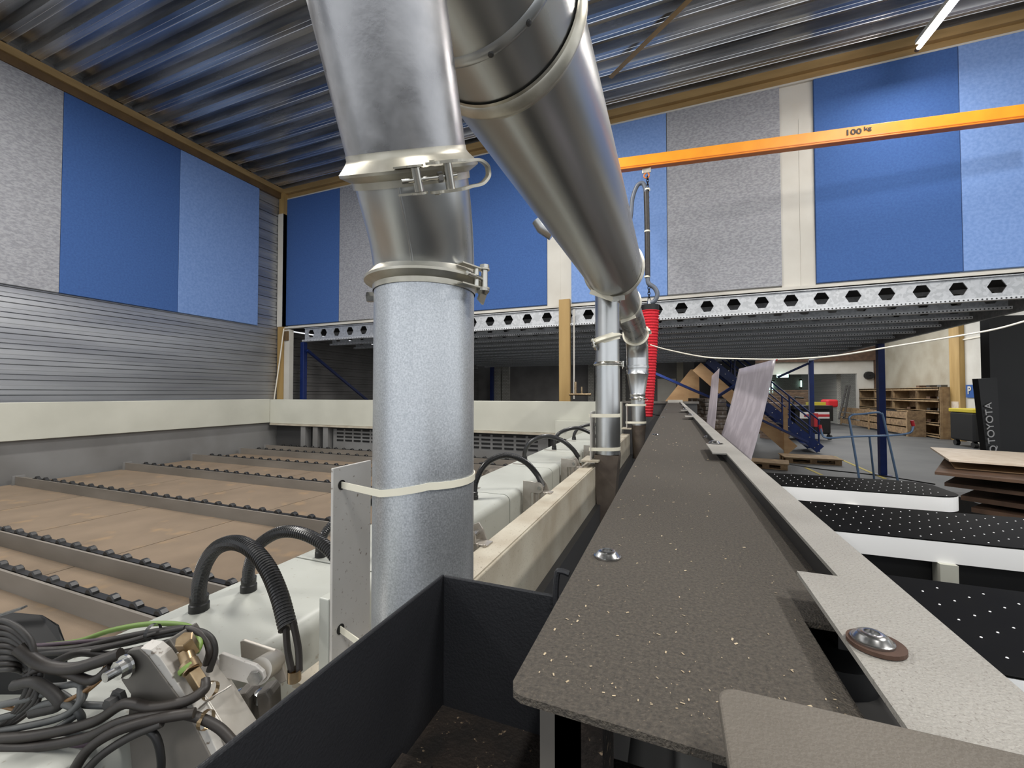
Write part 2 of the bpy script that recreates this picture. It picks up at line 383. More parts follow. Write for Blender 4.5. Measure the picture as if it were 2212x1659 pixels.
# posts under the mezzanine
def post(x, y, w, z1, label, m=M_blue):
    t = thing('mezzanine_post', label, 'post', (x, y, FL), 'blue posts of the mezzanine')
    MB().box(x - w / 2, x + w / 2, y - w / 2, y + w / 2, FL + .01, z1).build('shaft', m, t, bevel=.006)
    MB().box(x - w, x + w, y - w, y + w, FL, FL + .012).build('base_plate', m, t)
    return t
post(4.2, 11.2, .12, ZM - .37, 'blue steel post right behind the tubular trolley')
post(4.2, 16.0, .13, ZM - .37, 'blue steel post standing at the staircase handrail')
post(at(656, 780, Y=6.85).x, 6.85, .1, ZM - .31, 'blue steel post under the mezzanine corner beside the white post')
post(at(1063, 820, Y=16.2).x, 16.2, .14, ZM - .3, 'blue steel post beside the brick pier under the mezzanine')
def brace(p0, p1, label, w=.05):
    tag(MB().bar(p0, p1, w, w).build('diagonal_brace', M_blue), label, 'brace', 'blue bracing')
brace(at(664, 757, X=XL + .5), at(795, 866, X=XL + .5), 'thin blue brace in front of the ribbed wall beside the corner post', .05)
brace(at(1400, 800, D=12.2), at(1640, 905, D=12.2), 'dark blue brace crossing in front of the leaning plywood', .07)
brace(at(1640, 905, D=11.6), at(1745, 955, D=11.6), 'dark blue brace running down past the foot of the staircase', .06)
brace(at(1500, 888, D=11.8), at(1640, 800, D=11.8), 'dark blue brace rising behind the plastic sheets', .07)
brace(at(1680, 815, Y=16), at(1746, 785, Y=16), 'short blue brace at the top of the staircase post', .07)
# wood column in front of the mezzanine, white conduit
o = tag(MB().box(-1.70, -1.52, YF - .16, YF - .04 - .05, FL, 1.52).build('timber_column', M_wood, bevel=.004), 'pale timber column in front of the mezzanine edge, beside the second duct', 'column')
t = thing('sprinkler_pipe', 'thin white vertical pipe with copper valve beside the timber column', 'pipe', at(1240, 860, Y=YF - .1))
MB().tube([at(1240, 668, Y=6.5), at(1240, 862, Y=6.5)], .012, 10).build('pipe', M_wall, t, smooth=True)
vp = at(1243, 852, Y=6.5)
MB().cyl(vp - Vector((.1, 0, 0)), vp + Vector((.25, 0, 0)), .02, 10).cyl(vp, vp + Vector((0, 0, .2)), .02, 10).cyl(vp + Vector((.1, 0, 0)), vp + Vector((.1, 0, .12)), .014, 10).build('valve', M_brass, t, smooth=True)
# left: white post with bracket beside corner
t = thing('white_post', 'white boxed post between the hall corner and the blue post', 'post', at(622, 870, Y=6.6))
a, b = max(-7.82, at(611, 800, Y=6.6).x), at(629, 800, Y=6.6).x
MB().box(a, b, 6.55, 6.65, FL, ZM - .06).build('shaft', M_wall, t)
MB().box(a + .02, b - .02, 6.52, 6.55, ZM - .3, ZM - .1).build('timber_block', M_trimd, t)
tag(MB().tube(spline([at(613, 710, Y=6.45), at(604, 780, Y=6.45), at(592, 864, Y=6.4)], 6), .012, 8).build('pull_cable', M_rope, smooth=True), 'thin white cord hanging slantwise at the hall corner', 'cord')

# back wall under the mezzanine
YB = 16.5
xo = at(1500, 820, Y=YB).x
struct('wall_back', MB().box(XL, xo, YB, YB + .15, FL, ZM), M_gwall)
def wallpiece(px0, px1, m, nm, y=YB - .02, z0=FL, z1=ZM - .3, th=.15):
    a, b = at(px0, 820, Y=y).x, at(px1, 820, Y=y).x
    return struct(nm, MB().box(a, b, y - th, y, z0, z1), m)
for i, (a, b) in enumerate(((1068, 1084), (1087, 1102), (1272, 1284), (1345, 1352))): wallpiece(a, b, M_brick, 'brick_pillar')
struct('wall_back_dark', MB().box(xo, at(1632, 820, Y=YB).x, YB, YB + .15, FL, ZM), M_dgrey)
wallpiece(1420, 1460, M_wall, 'wall_board', z1=.55, th=.05)
wallpiece(1462, 1476, M_tan, 'pillar_rear')

# ---- hall behind: side wall with shelves, far wall with opening
XR = 10.3
yc1 = at(2053, 900, X=XR - .45).y; yc0 = at(2075, 900, X=XR - .45).y
struct('wall_right', MB().box(XR, XR + .2, yc1, 30, FL, 4.5), M_tan)
struct('wall_right_front', MB().box(XR - .3, XR - .1, 8, yc0 - .01, FL, 4.5), M_wall)
YB2 = 28
xa, xb = at(1640, 850, Y=YB2).x, at(1852, 850, Y=YB2).x
zo = at(1700, 809, Y=YB2).z
wb = MB().box(0, xa, YB2, YB2 + .2, FL, 4.5).box(xb, XR, YB2, YB2 + .2, FL, 4.5).box(xa, xb, YB2, YB2 + .2, zo, 4.5)
struct('wall_back_far', wb, M_wall)
struct('trim_6', MB().box(0, XR, YB2 - .25, YB2, at(1700, 783, Y=YB2).z, 2.9).box(at(1888, 850, Y=YB2).x, XR, YB2 - .2, YB2, FL, 2.9), M_plyd)
struct('wall_annex', MB().box(0, 16, 36, 36.2, FL, 4).box(at(1770, 850, Y=32).x, at(1770, 850, Y=32).x + .2, 29, 36, FL, 4), M_brick)
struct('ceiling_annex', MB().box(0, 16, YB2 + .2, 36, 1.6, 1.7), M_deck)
for i, (a, b, c, d) in enumerate(((1729, 1767, 822, 836), (1660, 1670, 824, 850))):
    q0 = at(a, c, Y=35.9); q1 = at(b, d, Y=35.9)
    w = struct('window_%d' % (i + 1), MB().box(q0.x, q1.x, 35.85, 35.9, q1.z, q0.z), M_win)
    f = MB().box(q0.x - .1, q1.x + .1, 35.8, 35.86, q0.z, q0.z + .1).box(q0.x - .1, q1.x + .1, 35.8, 35.86, q1.z - .1, q1.z).box((q0.x + q1.x) / 2 - .05, (q0.x + q1.x) / 2 + .05, 35.8, 35.86, q1.z, q0.z).build('window_frame', M_plyd, w); f['kind'] = 'structure'
q = at(1689, 812, Y=27.9); tag(MB().box(q.x - .28, q.x + .28, 27.7, 27.8, q.z - .1, q.z + .08).build('exit_light', M_win), 'small glowing escape light on the far wall', 'light')
q = at(1877, 811, Y=27.9); tag(MB().lathe((q.x, 27.75, q.z), (0, 1, 0), [(0, .02), (0, .2), (.2, .22)], 20).build('wall_fan', M_blk), 'round black vent grille on the white far wall', 'vent')
q0, q1 = at(1770, 850, Y=27.5), at(1846, 812, Y=27.5)
# timber column right + box + white wall details
xc = at(2064, 900, Y=yc1 - .1).x
o = tag(MB().box(XR - .45, XR - .02, yc0, yc1 - .01, FL, 4).build('timber_column', M_wood), 'yellowish timber column at the end of the wooden shelving', 'column')
o = tag(MB().box(XR - .46, XR - .451, yc0 + .08, yc1 - .1, -.75, -.3).build('paper_notice', M_plyl), 'sheet of paper fixed to the yellowish timber column', 'notice')
q = at(2098, 845, X=XR - .31)
t = thing('parking_sign', 'blue square parking sign with white letter P on the white wall', 'sign', q)
MB().box(XR - .34, XR - .305, q.y - .23, q.y + .23, q.z - .23, q.z + .23).build('sign_plate', M_sign, t)
def text(s, size, loc, rot, m, parent, name='lettering', ext=.001, off=0.0, sx=1.):
    cu = bpy.data.curves.new(name, 'FONT'); cu.body = s; cu.size = size; cu.extrude = ext; cu.align_x = 'CENTER'; cu.align_y = 'CENTER'; cu.offset = off
    cu.materials.append(m)
    o = bpy.data.objects.new(name, cu); COL.objects.link(o); o.matrix_basis = Matrix.Translation(loc) @ rot.to_4x4() @ Matrix.Diagonal((sx, 1, 1, 1))
    me = bpy.data.meshes.new_from_object(o); bpy.data.objects.remove(o); o = bpy.data.objects.new(name, me); COL.objects.link(o); o.matrix_basis = Matrix.Translation(loc) @ rot.to_4x4() @ Matrix.Diagonal((sx, 1, 1, 1))
    if parent is not None:
        o.parent = parent; o.matrix_basis = Matrix.Translation(Vector(loc) - Vector(parent['_o'])) @ rot.to_4x4() @ Matrix.Diagonal((sx, 1, 1, 1))
    return o
rotX = Matrix(((0, 0, -1), (-1, 0, 0), (0, 1, 0)))     # reads on a face looking towards -X
text('P', .38, (XR - .35, q.y + .03, q.z + .02), rotX, M_wall, t, ext=.004, off=.01)
tag(MB().box(XR - .34, XR - .3, 17.2, 20.5, 1.95, 2.0).build('tube_light', M_rope), 'thin pale light strip high on the white side wall', 'light')
q = at(2102, 908, X=9.2)
t = thing('container_bin', 'dark wheeled bin with yellow rim below the parking sign', 'bin', (q.x, q.y, FL))
MB().box(8.9, 9.9, q.y - .6, q.y + .6, FL + .2, -.62).build('body', M_blk, t, bevel=.05)
MB().box(8.88, 9.92, q.y - .62, q.y + .62, -.62, -.5).build('rim', M_yel, t, bevel=.02)
MB().cyl((8.95, q.y + .45, FL + .1), (9.05, q.y + .45, FL + .1), .1).build('wheel', M_rubber, t)
MB().cyl((8.95, q.y - .45, FL + .1), (9.05, q.y - .45, FL + .1), .1).build('wheel', M_rubber, t)

# shelving along the side wall
xs = XR - .75
ys0 = max(yc1 + .03, at(2050, 945, X=xs).y); ys1 = at(1858, 930, X=xs).y
t = thing('shelving_unit', 'long raw timber shelving with low bins along the side wall', 'shelf', (xs, ys0, FL))
zt_ = .25
MB().box(xs + .6, xs + .64, ys0, ys1, FL, zt_).build('back_panel', M_pallet, t)
for k in range(5):
    y_ = ys0 + (ys1 - ys0) * [0, .22, .5, .75, 1][k]
    MB().box(xs, xs + .08, y_ - .05, y_ + .05, FL, zt_).box(xs, xs + .6, y_ - .02, y_ + .02, FL, zt_).build('upright', M_shelf, t)
for k in range(5):
    z_ = FL + .1 + k * .46
    MB().box(xs - .02, xs + .6, ys0, ys1, z_, z_ + .04).box(xs - .02, xs, ys0, ys1, z_ - .06, z_ + .06).build('shelf_board', M_shelf, t)
yb0 = at(1965, 940, X=xs - .55).y; yb1 = at(1820, 920, X=xs - .55).y
t = thing('timber_bin', 'low slatted timber bin in front of the shelving', 'bin', (xs - .3, yb0, FL))
for k in range(3): MB().box(xs - .6, xs - .55, yb0, yb1, FL + .08 + k * .32, FL + .34 + k * .32).build('slat', M_pallet, t)
MB().box(xs - .6, xs - .05, yb0 - .05, yb0, FL, FL + 1.05).build('end_panel', M_pallet, t)
for y_ in (yb0, (yb0 + yb1) / 2, yb1): MB().box(xs - .64, xs - .6, y_ - .05, y_ + .05, FL, FL + 1.0).build('post', M_shelf, t)
for i in range(14):
    y_ = ys0 + .25 + (i // 4) * .75; k = (i % 4) + (0 if i % 2 else 1); k = i % 4 + 1; z_ = FL + .15 + k * .46
    l_ = .2 + .25 * random.random()
    tag(MB().bar((xs + .12, y_, z_ + .05), (xs + .45, y_ + l_, z_ + .055), .12, .09).build('offcut', random.choice((M_cablel, M_plyd, M_film, M_cabled))),
        '%s offcut in the %s bay of the shelving, shelf %s from the floor' % (['grey', 'brown', 'pale', 'dark'][i % 4], ORD[i // 4], ORD[k]), 'offcut', 'offcuts on the timber shelving')
tag(MB().prism([at(1850, 895, X=xs - .3), at(1880, 882, X=xs - .3), at(1915, 884, X=xs - .3), at(1935, 893, X=xs - .3)], (.3, 0, 0)).build('black_bag', M_blk), 'black folded sheet lying on top of the low timber bin', 'sheet')

# ------------------------------------------------------------------ items behind, on the floor
def pallet(c, lx, ly, label, board=True, rot=0.):
    t = thing('wooden_pallet', label, 'pallet', c, 'wooden pallets on the hall floor')
    R = Matrix.Rotation(rot, 3, 'Z'); c = Vector(c)
    def bx(mbx, x0, x1, y0, y1, z0, z1):
        n = len(mbx.v); mbx.box(x0, x1, y0, y1, z0, z1)
        for i in range(n, len(mbx.v)): mbx.v[i] = R @ mbx.v[i] + c
    for j in (-1, 0, 1):
        m1 = MB()
        for i in (-1, 0, 1): bx(m1, i * (lx / 2 - .07) - .07, i * (lx / 2 - .07) + .07, j * (ly / 2 - .06) - .05, j * (ly / 2 - .06) + .05, .022, .1)
        bx(m1, -lx / 2, lx / 2, j * (ly / 2 - .06) - .05, j * (ly / 2 - .06) + .05, 0, .022)
        m1.build('runner', M_pallet, t)
    m1 = MB()
    for i in range(7): 
        y_ = -ly / 2 + ly * (i + .5) / 7; bx(m1, -lx / 2, lx / 2, y_ - ly / 18, y_ + ly / 18, .1, .124)
    m1.build('deck_boards', M_pallet, t)
    if board: m1 = MB(); bx(m1, -lx / 2 - .03, lx / 2 + .03, -ly / 2, ly / 2, .125, .145); m1.build('cover_board', M_shelf, t)
    return t
pallet(at(1748, 998, Z=FL), 1.15, .75, 'pallet with flat board in front of the staircase foot')
pallet(at(1655, 1008, Z=FL), .85, .7, 'pallet with loose timbers half hidden by the plastic sheet', True, -.2)
pallet(at(1650, 935, Z=FL), 1.2, .8, 'pallet under the far wrapped stack beneath the stairs', True)
# staircase
YS = 14.7
f0 = at(1772, 978, Y=YS); f1 = at(1530, 778, Y=YS); f0.z = FL
t = thing('blue_staircase', 'blue steel staircase rising under the mezzanine', 'staircase', f0)
d = (f1 - f0).normalized()
for yy_ in (0, .9):
    MB().bar(f0 + Vector((0, yy_, .1)), f1 + Vector((0, yy_, 0)), .05, .26, (0, 0, 1)).build('stringer', M_blue, t)
L_ = (f1 - f0).length
for k in range(13):
    p = f0 + d * (L_ * (k + .7) / 13.5); MB().box(p.x - .14, p.x + .14, YS, YS + .9, p.z + .02, p.z + .06).build('tread', M_blue, t)
for yy_ in (0, .9):
    up = Vector((0, 0, .95))
    hr = MB().tube([f0 + up + Vector((0, yy_, 0)), f1 + up + Vector((0, yy_, 0))], .024, 8).tube([f0 + up * .55 + Vector((0, yy_, 0)), f1 + up * .55 + Vector((0, yy_, 0))], .018, 8)
    hr.build('handrail', M_blue, t)
    for k in range(5):
        p = f0 + (f1 - f0) * (k / 4 * .98 + .01) + Vector((0, yy_, 0)); MB().tube([p, p + up], .024, 8).build('rail_post', M_blue, t)
bl = MB()
for k in range(14):
    for e in (-.07, .07):
        p = f0 + d * (L_ * (k + .5) / 14) + Vector((0, -.03, .1)) + Vector((d.z * e, 0, -d.x * e)); bl.lathe(p, (0, -1, 0), [(0, .02), (.012, .016), (.014, 0.001)], 8)
bl.build('stringer_bolts', M_zinc, t)
tag(MB().bar(at(1505, 792, Y=14.2), at(1712, 972, Y=14.2), .05, .34).build('timber_plank', M_ply), 'long plywood plank leaning slantwise below the blue stairs', 'plank')
tag(MB().box(at(1692, 900, Y=14.1).x, at(1692, 900, Y=14.1).x + .1, 14.05, 14.12, FL, -.4).build('timber_stud', M_ply), 'upright timber stud beside the foot of the leaning plank', 'stud')
# leaning plywood triangle
p = [at(1425, 885, D=13.5), at(1438, 865, D=13.5), at(1492, 798, D=13.5), at(1510, 797, D=13.5), at(1512, 925, D=13.5), at(1512, 960, D=13.5), at(1425, 960, D=13.5)]
tag(MB().prism(p, (0, .03, 0)).build('plywood_sheet', M_ply), 'large plywood sheet with slanted top leaning behind the end of the saw beam', 'plywood sheet')
# wrapped stacks
def stack(px0, px1, py0, py1, D, m, label, n=6, group=None):
    a = at(px0, py1, D=D); b = at(px1, py0, D=D); c = at(px1, py1, D=D)
    if a.z < FL + 1.3: n = int(round(n * (b.z - FL) / (b.z - a.z))); a.z = FL; c.z = FL
    t = thing('wrapped_stack', label, 'stack', (a.x, a.y, max(FL, a.z)), 'film wrapped stacks under the mezzanine')
    wdt = (c - a).length; dirx = (c - a).normalized(); h = b.z - a.z
    for k in range(n):
        z0 = a.z + h * k / n; j = .03 * (random.random() - .5)
        MB().prism([Vector((a.x, a.y, z0)) + dirx * j, Vector((a.x, a.y, z0)) + dirx * (wdt + j), Vector((a.x, a.y, z0)) + dirx * (wdt + j) + Fh * .9, Vector((a.x, a.y, z0)) + dirx * j + Fh * .9], (0, 0, h / n - .012)).build('layer', m, t)
stack(1524, 1570, 860, 912, 9.5, M_film, 'brown film-wrapped stack between the two plastic sheets', 6)
stack(1540, 1620, 905, 960, 8.5, M_film, 'glossy wrapped bundle low behind the plastic sheets', 5)
stack(1670, 1746, 842, 880, 17.5, M_card, 'tall stack of flat cardboard behind the stair railing', 12)
stack(1672, 1705, 870, 925, 15.5, M_card, 'cardboard stack right behind the stair stringer', 8)
# black bin
t = thing('waste_container', 'black wheeled container with red and white stripe behind the stairs', 'container', at(1758, 950, D=15.4))
a = at(1718, 940, D=15.4); b = at(1796, 882, D=15.4)
def cbox(px0, px1, py0, py1, D, dep, nm, m, par=None, **k):
    a = at(px0, py1, D=D); c = at(px1, py1, D=D); b = at(px1, py0, D=D)
    return MB().prism([a, c, c + Fh * dep, a + Fh * dep], (0, 0, b.z - a.z)).build(nm, m, par, **k)
cbox(1718, 1796, 882, 938, 15.4, 1.0, 'body', M_blk, t, bevel=.05)
cbox(1715, 1799, 876, 884, 15.3, 1.1, 'lid', M_blk, t)
cbox(1728, 1792, 890, 904, 15.37, .02, 'stripe_label', M_binr, t)
cbox(1738, 1792, 895, 900, 15.35, .02, 'red_stripe', M_redp, t)
for px in (1724, 1790): q = at(px, 944, D=15.4); MB().cyl(q, q + Rr * .06, .11).build('wheel', M_rubber, t)
t = thing('pallet_jack', 'yellow and black pallet truck standing behind the stair railing', 'pallet truck', at(1712, 930, D=15.9))
cbox(1700, 1712, 872, 915, 15.9, .3, 'body', M_yel, t); cbox(1696, 1712, 925, 932, 15.9, .5, 'forks', M_blk, t)
MB().tube([at(1712, 872, D=15.9), at(1718, 858, D=15.9), at(1735, 860, D=15.9)], .04, 8).build('handle', M_blk, t)
tag(cbox(1757, 1784, 869, 875.5, 15.5, .4, 'yellow_box', M_yel), 'flat yellow case lying on the black container', 'case')
t = thing('red_machine', 'small red machine beside the leaning ladder', 'machine', at(1800, 905, D=20))
cbox(1788, 1812, 863, 880, 20, .5, 'head', M_redp, t, bevel=.08); cbox(1794, 1800, 880, 910, 20, .2, 'stand', M_blk, t)
t = thing('red_handle_truck', 'red hand truck in front of the black container', 'hand truck', at(1765, 930, D=13))
cbox(1759, 1768, 893, 922, 13, .15, 'body', M_redp, t); cbox(1761, 1765, 922, 935, 13, .1, 'foot', M_blk, t)
t = thing('ladder', 'dark ladder leaning beside the opening in the far wall', 'ladder', at(1822, 905, D=22))
for dx in (0, 11): MB().bar(at(1812 + dx, 905, D=22), at(1829 + dx * .6, 833, D=22.6), .08, .06).build('rail', M_cabled, t)
for k in range(7):
    u_ = k / 7 + .07; MB().bar(at(1812 + 17 * u_, 905 - 72 * u_, D=22), at(1823 + 12.6 * u_, 905 - 72 * u_, D=22), .05, .04).build('rung', M_cablel, t)
# floor markings and cable
for a, b in (((1800, 985), (1912, 1034)), ((1740, 1010), (1775, 1026))):
    struct('floor_marking', MB().bar(at(*a, Z=FL + .003), at(*b, Z=FL + .003), .07, .004), M_yellow)
tag(MB().tube(spline([at(1690, 1000, Z=FL + .01), at(1780, 1014, Z=FL + .01), at(1900, 1027, Z=FL + .01), at(2020, 1046, Z=FL + .01)], 6), .012, 6).build('floor_cable', M_rubber), 'black cable lying across the grey floor behind the table', 'cable')
# tubular trolley
D = 7.0
t = thing('tubular_trolley', 'pale blue tubular trolley with hoop and red grips', 'trolley', at(1885, 1070, D=D))
MB().tube(spline([at(1862, 1072, D=D), at(1855, 1028, D=D), at(1836, 915, D=D), at(1834, 903, D=D), at(1842, 896, D=D), at(1865, 894, D=D), at(1893, 891, D=D), at(1903, 894, D=D), at(1909, 906, D=D), at(1937, 1028, D=D), at(1946, 1070, D=D)], 6), .017, 10).build('hoop', M_tubeblue, t, smooth=True)
MB().tube(spline([at(1773, 925, D=D + .2), at(1777, 940, D=D + .1), at(1790, 946, D=D + .05), at(1841, 943, D=D), at(1915, 941, D=D), at(1950, 938, D=D - .05), at(1968, 933, D=D - .1), at(1973, 920, D=D - .1)], 6), .017, 10).build('cross_bar', M_tubeblue, t, smooth=True)
MB().tube([at(1771, 918, D=D + .2), at(1774, 932, D=D + .2)], .025, 10).build('grip', M_redp, t)
MB().tube([at(1970, 908, D=D - .1), at(1973, 920, D=D - .1)], .025, 10).build('grip', M_redp, t)
MB().tube([at(1878, 941, D=D), at(1891, 1060, D=D + .35)], .015, 10).build('leg', M_tubeblue, t)
MB().bar(at(1850, 1066, D=D), at(1950, 1066, D=D), .5, .03).build('platform', M_blk, t)
for px in (1858, 1946): q = at(px, 1071, D=D); MB().cyl(q - Rr * .02, q + Rr * .02, .035).build('caster', M_rubber, t)

# black covers at the right
t = thing('black_cover', 'huge matt black hanging cover at the right beside the board stack', 'cover', at(2180, 900, D=6.2))
a = at(2140, 850, D=6.4)
MB().prism([Vector((a.x, a.y, FL)), Vector((a.x + 2.2, a.y + .3, FL)), Vector((a.x + 2.2, a.y + .5, FL)), Vector((a.x, a.y + .2, FL))], (0, 0, CH + 1.2)).build('cloth', M_blk, t)
t = thing('mast_cover', 'narrow black mast guard lettered TOYOTA beside the black cover', 'guard', at(2130, 985, D=6.0))
qs = [at(2113, 818, D=6.0), at(2154, 816, D=6.0), at(2169, 1108, D=6.0), at(2146, 1108, D=6.0)]
MB().prism(qs, Fh * .08).build('panel', M_blk, t)
rotc = Matrix((Rr, Uz, -Fh)).transposed(); rt = rotc @ Matrix.Rotation(radians(94), 3, 'Z')
text('TOYOTA', .145, at(2139, 914, D=5.98), rt, M_text, t, ext=.003)
text('Q', .14, at(2146, 970, D=5.98), rt, M_text, t, ext=.003)
# stack of boards at the right: (left tip pixel, height, direction angles, size, material)
def board(px, py, D, ang0, l, w, th, m, label):
    p = at(px, py, D=D); u = Vector((cos(ang0), sin(ang0), 0)); v = Vector((-sin(ang0), cos(ang0), 0))
    o = MB().prism([p, p + u * l, p + u * l + v * w, p + v * w], (0, 0, -th)).build('loose_board', m)
    tag(o, label, 'board', 'sheet boards stacked at the right')
board(2050, 993, 4.6, radians(-18), 2.2, 1.4, .02, M_plyl, 'pale board on top of the stack at the right')
board(2105, 985, 5.2, radians(-2), 2.0, .12, .06, M_ply, 'reddish batten lying across the far side of the pale board')
board(2019, 1019, 4.5, radians(-28), 2.4, 1.5, .03, M_plyd, 'dark brown board pointing out below the pale board')
board(2062, 1010, 4.7, radians(-22), 2.4, 1.3, .02, M_ply, 'thin brown board directly under the pale top board')
board(2040, 1042, 4.6, radians(-34), 2.6, 1.4, .04, M_plyd, 'brown board third up in the board stack, skewed to the camera')
board(2075, 1070, 4.6, radians(-38), 2.6, 1.4, .05, M_plyd, 'lowest visible brown board of the stack near the table end')
board(2098, 1096, 4.5, radians(-40), 2.6, 1.4, .05, M_plyd, 'dark brown board under the lowest lit board of the stack')
board(2130, 1122, 4.4, radians(-42), 2.6, 1.4, .06, M_plyd, 'bottom board of the stack just above the middle table')
q = at(2170, 1090, D=4.9)
tag(MB().box(q.x, q.x + 2, q.y - .2, q.y + 1.2, FL, q.z - .1).build('board_support', M_beamd), 'dark block carrying the board stack', 'support')

# ------------------------------------------------------------------ air cushion tables
ZT = -.85
def air_table(y0, y1, x1, label, corner=True):
    x0 = .56
    t = thing('air_table', label, 'table', ((x0 + x1) / 2, (y0 + y1) / 2, FL), 'air cushion table wings')
    r = .2; cor = []
    for k in range(9):
        a_ = -pi / 2 + k / 8 * pi / 2; cor.append((x1 - r + r * cos(a_), y0 + r + r * sin(a_)))
    for k in range(9):
        a_ = k / 8 * pi / 2; cor.append((x1 - r + r * cos(a_), y1 - r + r * sin(a_)))
    out = [(x0, y0)] + cor + [(x0, y1)]
    MB().prism([(x, y, ZT - .006) for x, y in out], (0, 0, .008)).build('table_top', M_top, t, bevel=.002)
    MB().prism([(x, y, ZT - .125) for x, y in out], (0, 0, .118)).build('edge_band', M_edge, t)
    MB().box(x0 + .1, x1 - .3, y0 + .06, y1 - .06, ZT - .6, ZT - .126).build('under_frame', M_blk, t)
    for (lx, ly) in ((x1 - .25, (y0 + y1) / 2), (x0 + .9, y0 + .01)):
        MB().box(lx - .04, lx + .04, ly - .04, ly + .04, FL, ZT - .125).build('leg', M_band, t)
    nz = MB(); ix = 0; x = x0 + .06
    while x < x1 - .06:
        y = y0 + .05 + (.06 if ix % 2 else 0)
        while y < y1 - .04:
            inside = not (x > x1 - r and (y < y0 + r or y > y1 - r) and math.hypot(x - (x1 - r), y - (y0 + r if y < y0 + r else y1 - r)) > r - .03)
            if inside: nz.lathe((x, y, ZT + .002), (0, 0, 1), [(0, .0042), (.002, .003), (.0025, .0002)], 6)
            y += .12
        x += .075; ix += 1
    n_ = nz.build('air_nozzles', M_dot, t); n_['kind'] = 'stuff'
air_table(4.48, 5.15, at(2068, 1075, Y=4.65).x, 'farthest black perforated air table with white edge and rounded end')
air_table(3.14, 3.91, 4.2, 'middle black perforated air table between two white edge bands')
air_table(1.72, 2.46, 3.6, 'nearest black perforated air table beside the saw beam')
# saw front table body
t = thing('saw_front_table', 'grey machine table body under the right side of the saw beam', 'machine table', (.3, 2.5, FL))
MB().box(.16, .55, .9, 5.1, ZT - .1, ZT - .02).build('table_plate', M_grey, t)
MB().box(.16, .5, -.2, 5.1, FL, ZT - .3).build('body', M_dgrey, t)
# plastic sheets on the right of the beam
def sheet(tl, tr, br, bl_, bow, label, marks):
    tl, tr, br, bl_ = tl, tr, br, bl_; n = 12; vs = []; fs = []
    nrm = (tr - tl).cross(bl_ - tl).normalized()
    for i in range(n + 1):
        for j in range(n + 1):
            u_, v_ = i / n, j / n
            p = (tl * (1 - u_) + tr * u_) * (1 - v_) + (bl_ * (1 - u_) + br * u_) * v_
            vs.append(p + (tr - tl).normalized() * (-bow * sin(pi * v_)) + nrm * (bow * sin(pi * v_)))
    for i in range(n):
        for j in range(n): a_ = i * (n + 1) + j; fs.append((a_, a_ + 1, a_ + n + 2, a_ + n + 1))
    o = MB().add(vs, fs).build('plastic_sheet', M_sheet, smooth=True)
    so = o.modifiers.new('t', 'SOLIDIFY'); so.thickness = .0015
    tag(o, label, 'plastic sheet', 'hanging plastic sheets beside the beam')
    if marks:
        def P(u_, v_): 
            return (tl * (1 - u_) + tr * u_) * (1 - v_) + (bl_ * (1 - u_) + br * u_) * v_ + (tr - tl).normalized() * (-bow * sin(pi * v_)) + nrm * (bow * sin(pi * v_)) - Fh * .012
        mk = MB()
        for (u0, u1, v0) in ((.35, .9, .42), (.3, .95, .46), (.1, .7, .66), (.12, .6, .72)):
            k = u0
            while k < u1:
                w_ = .02 + .03 * random.random(); h_ = .012 + .01 * random.random()
                mk.add([P(k, v0), P(k + w_, v0), P(k + w_, v0 + h_), P(k, v0 + h_)], [(0, 1, 2, 3)]); k += w_ + .012
        mk.build('faded_print', M_edge, o)
        MB().add([P(.0, .0), P(1, .0), P(1, .012), P(0, .012)], [(0, 1, 2, 3)]).build('red_edge', M_redp, o)
        MB().add([P(.12, .36), P(.5, .35), P(.5, .375), P(.12, .385)], [(0, 1, 2, 3)]).build('grey_print', M_cablel, o)
        MB().add([P(.42, .82), P(.78, .80), P(.80, .90), P(.42, .92)], [(0, 1, 2, 3)]).build('grey_patch', M_cablel, o)
sheet(at(1597, 797, D=2.1), at(1676, 776, D=1.75), at(1612, 1030, D=1.75), at(1550, 965, D=2.1), .012, 'wide curved translucent sheet with faded print, nearer of the two beside the beam', True)
sheet(at(1538, 812, D=3.0), at(1554, 796, D=2.8), at(1542, 945, D=2.8), at(1524, 930, D=3.0), .004, 'narrow translucent sheet seen edge-on, farther of the two beside the beam', False)

# ------------------------------------------------------------------ saw pressure beam (under the camera)
ZB = -.12; XB0, XB1 = -.063, .092; YE = 5.75
t = thing('pressure_beam', 'long dark dusty saw beam cover running away from the viewer', 'saw beam', (0, 0, ZB))
yn = .157; sl = [(XB0 + .006, yn), (XB0 + .002, yn + .002), (XB0, yn + .007), (XB0, YE), (XB1, YE), (XB1, .262), (.064, .262), (.064, yn + .001), ]
# front edge slants slightly as in the photograph
fr = at(1540, 1628, Z=ZB)
sl[-1] = (.066, fr.y + (.066 - fr.x) * -.02 + .0)
MB().prism([(x, y, ZB - .003) for x, y in sl], (0, 0, .003)).build('top_plate', M_beam, t)
MB().box(XB0 + .004, .06, .24, YE, ZB - .05, ZB - .004).box(XB0 - .004 + .008, XB0 + .012, .2, YE, ZB - .3, ZB - .05).box(.09, .13, .3, YE, ZB - .3, ZB - .02).build('beam_body', M_beamd, t)
MB().box(.066, .155, -.1, YE, ZB - .06, ZB - .05).build('side_channel', M_beamd, t)
MB().lathe(at(1790, 1400, Z=ZB - .035), (0, 0, 1), [(-.02, .024), (0, .024), (.004, .018), (.005, .001)], 24).build('rubber_stop', M_rubber, t, smooth=True)
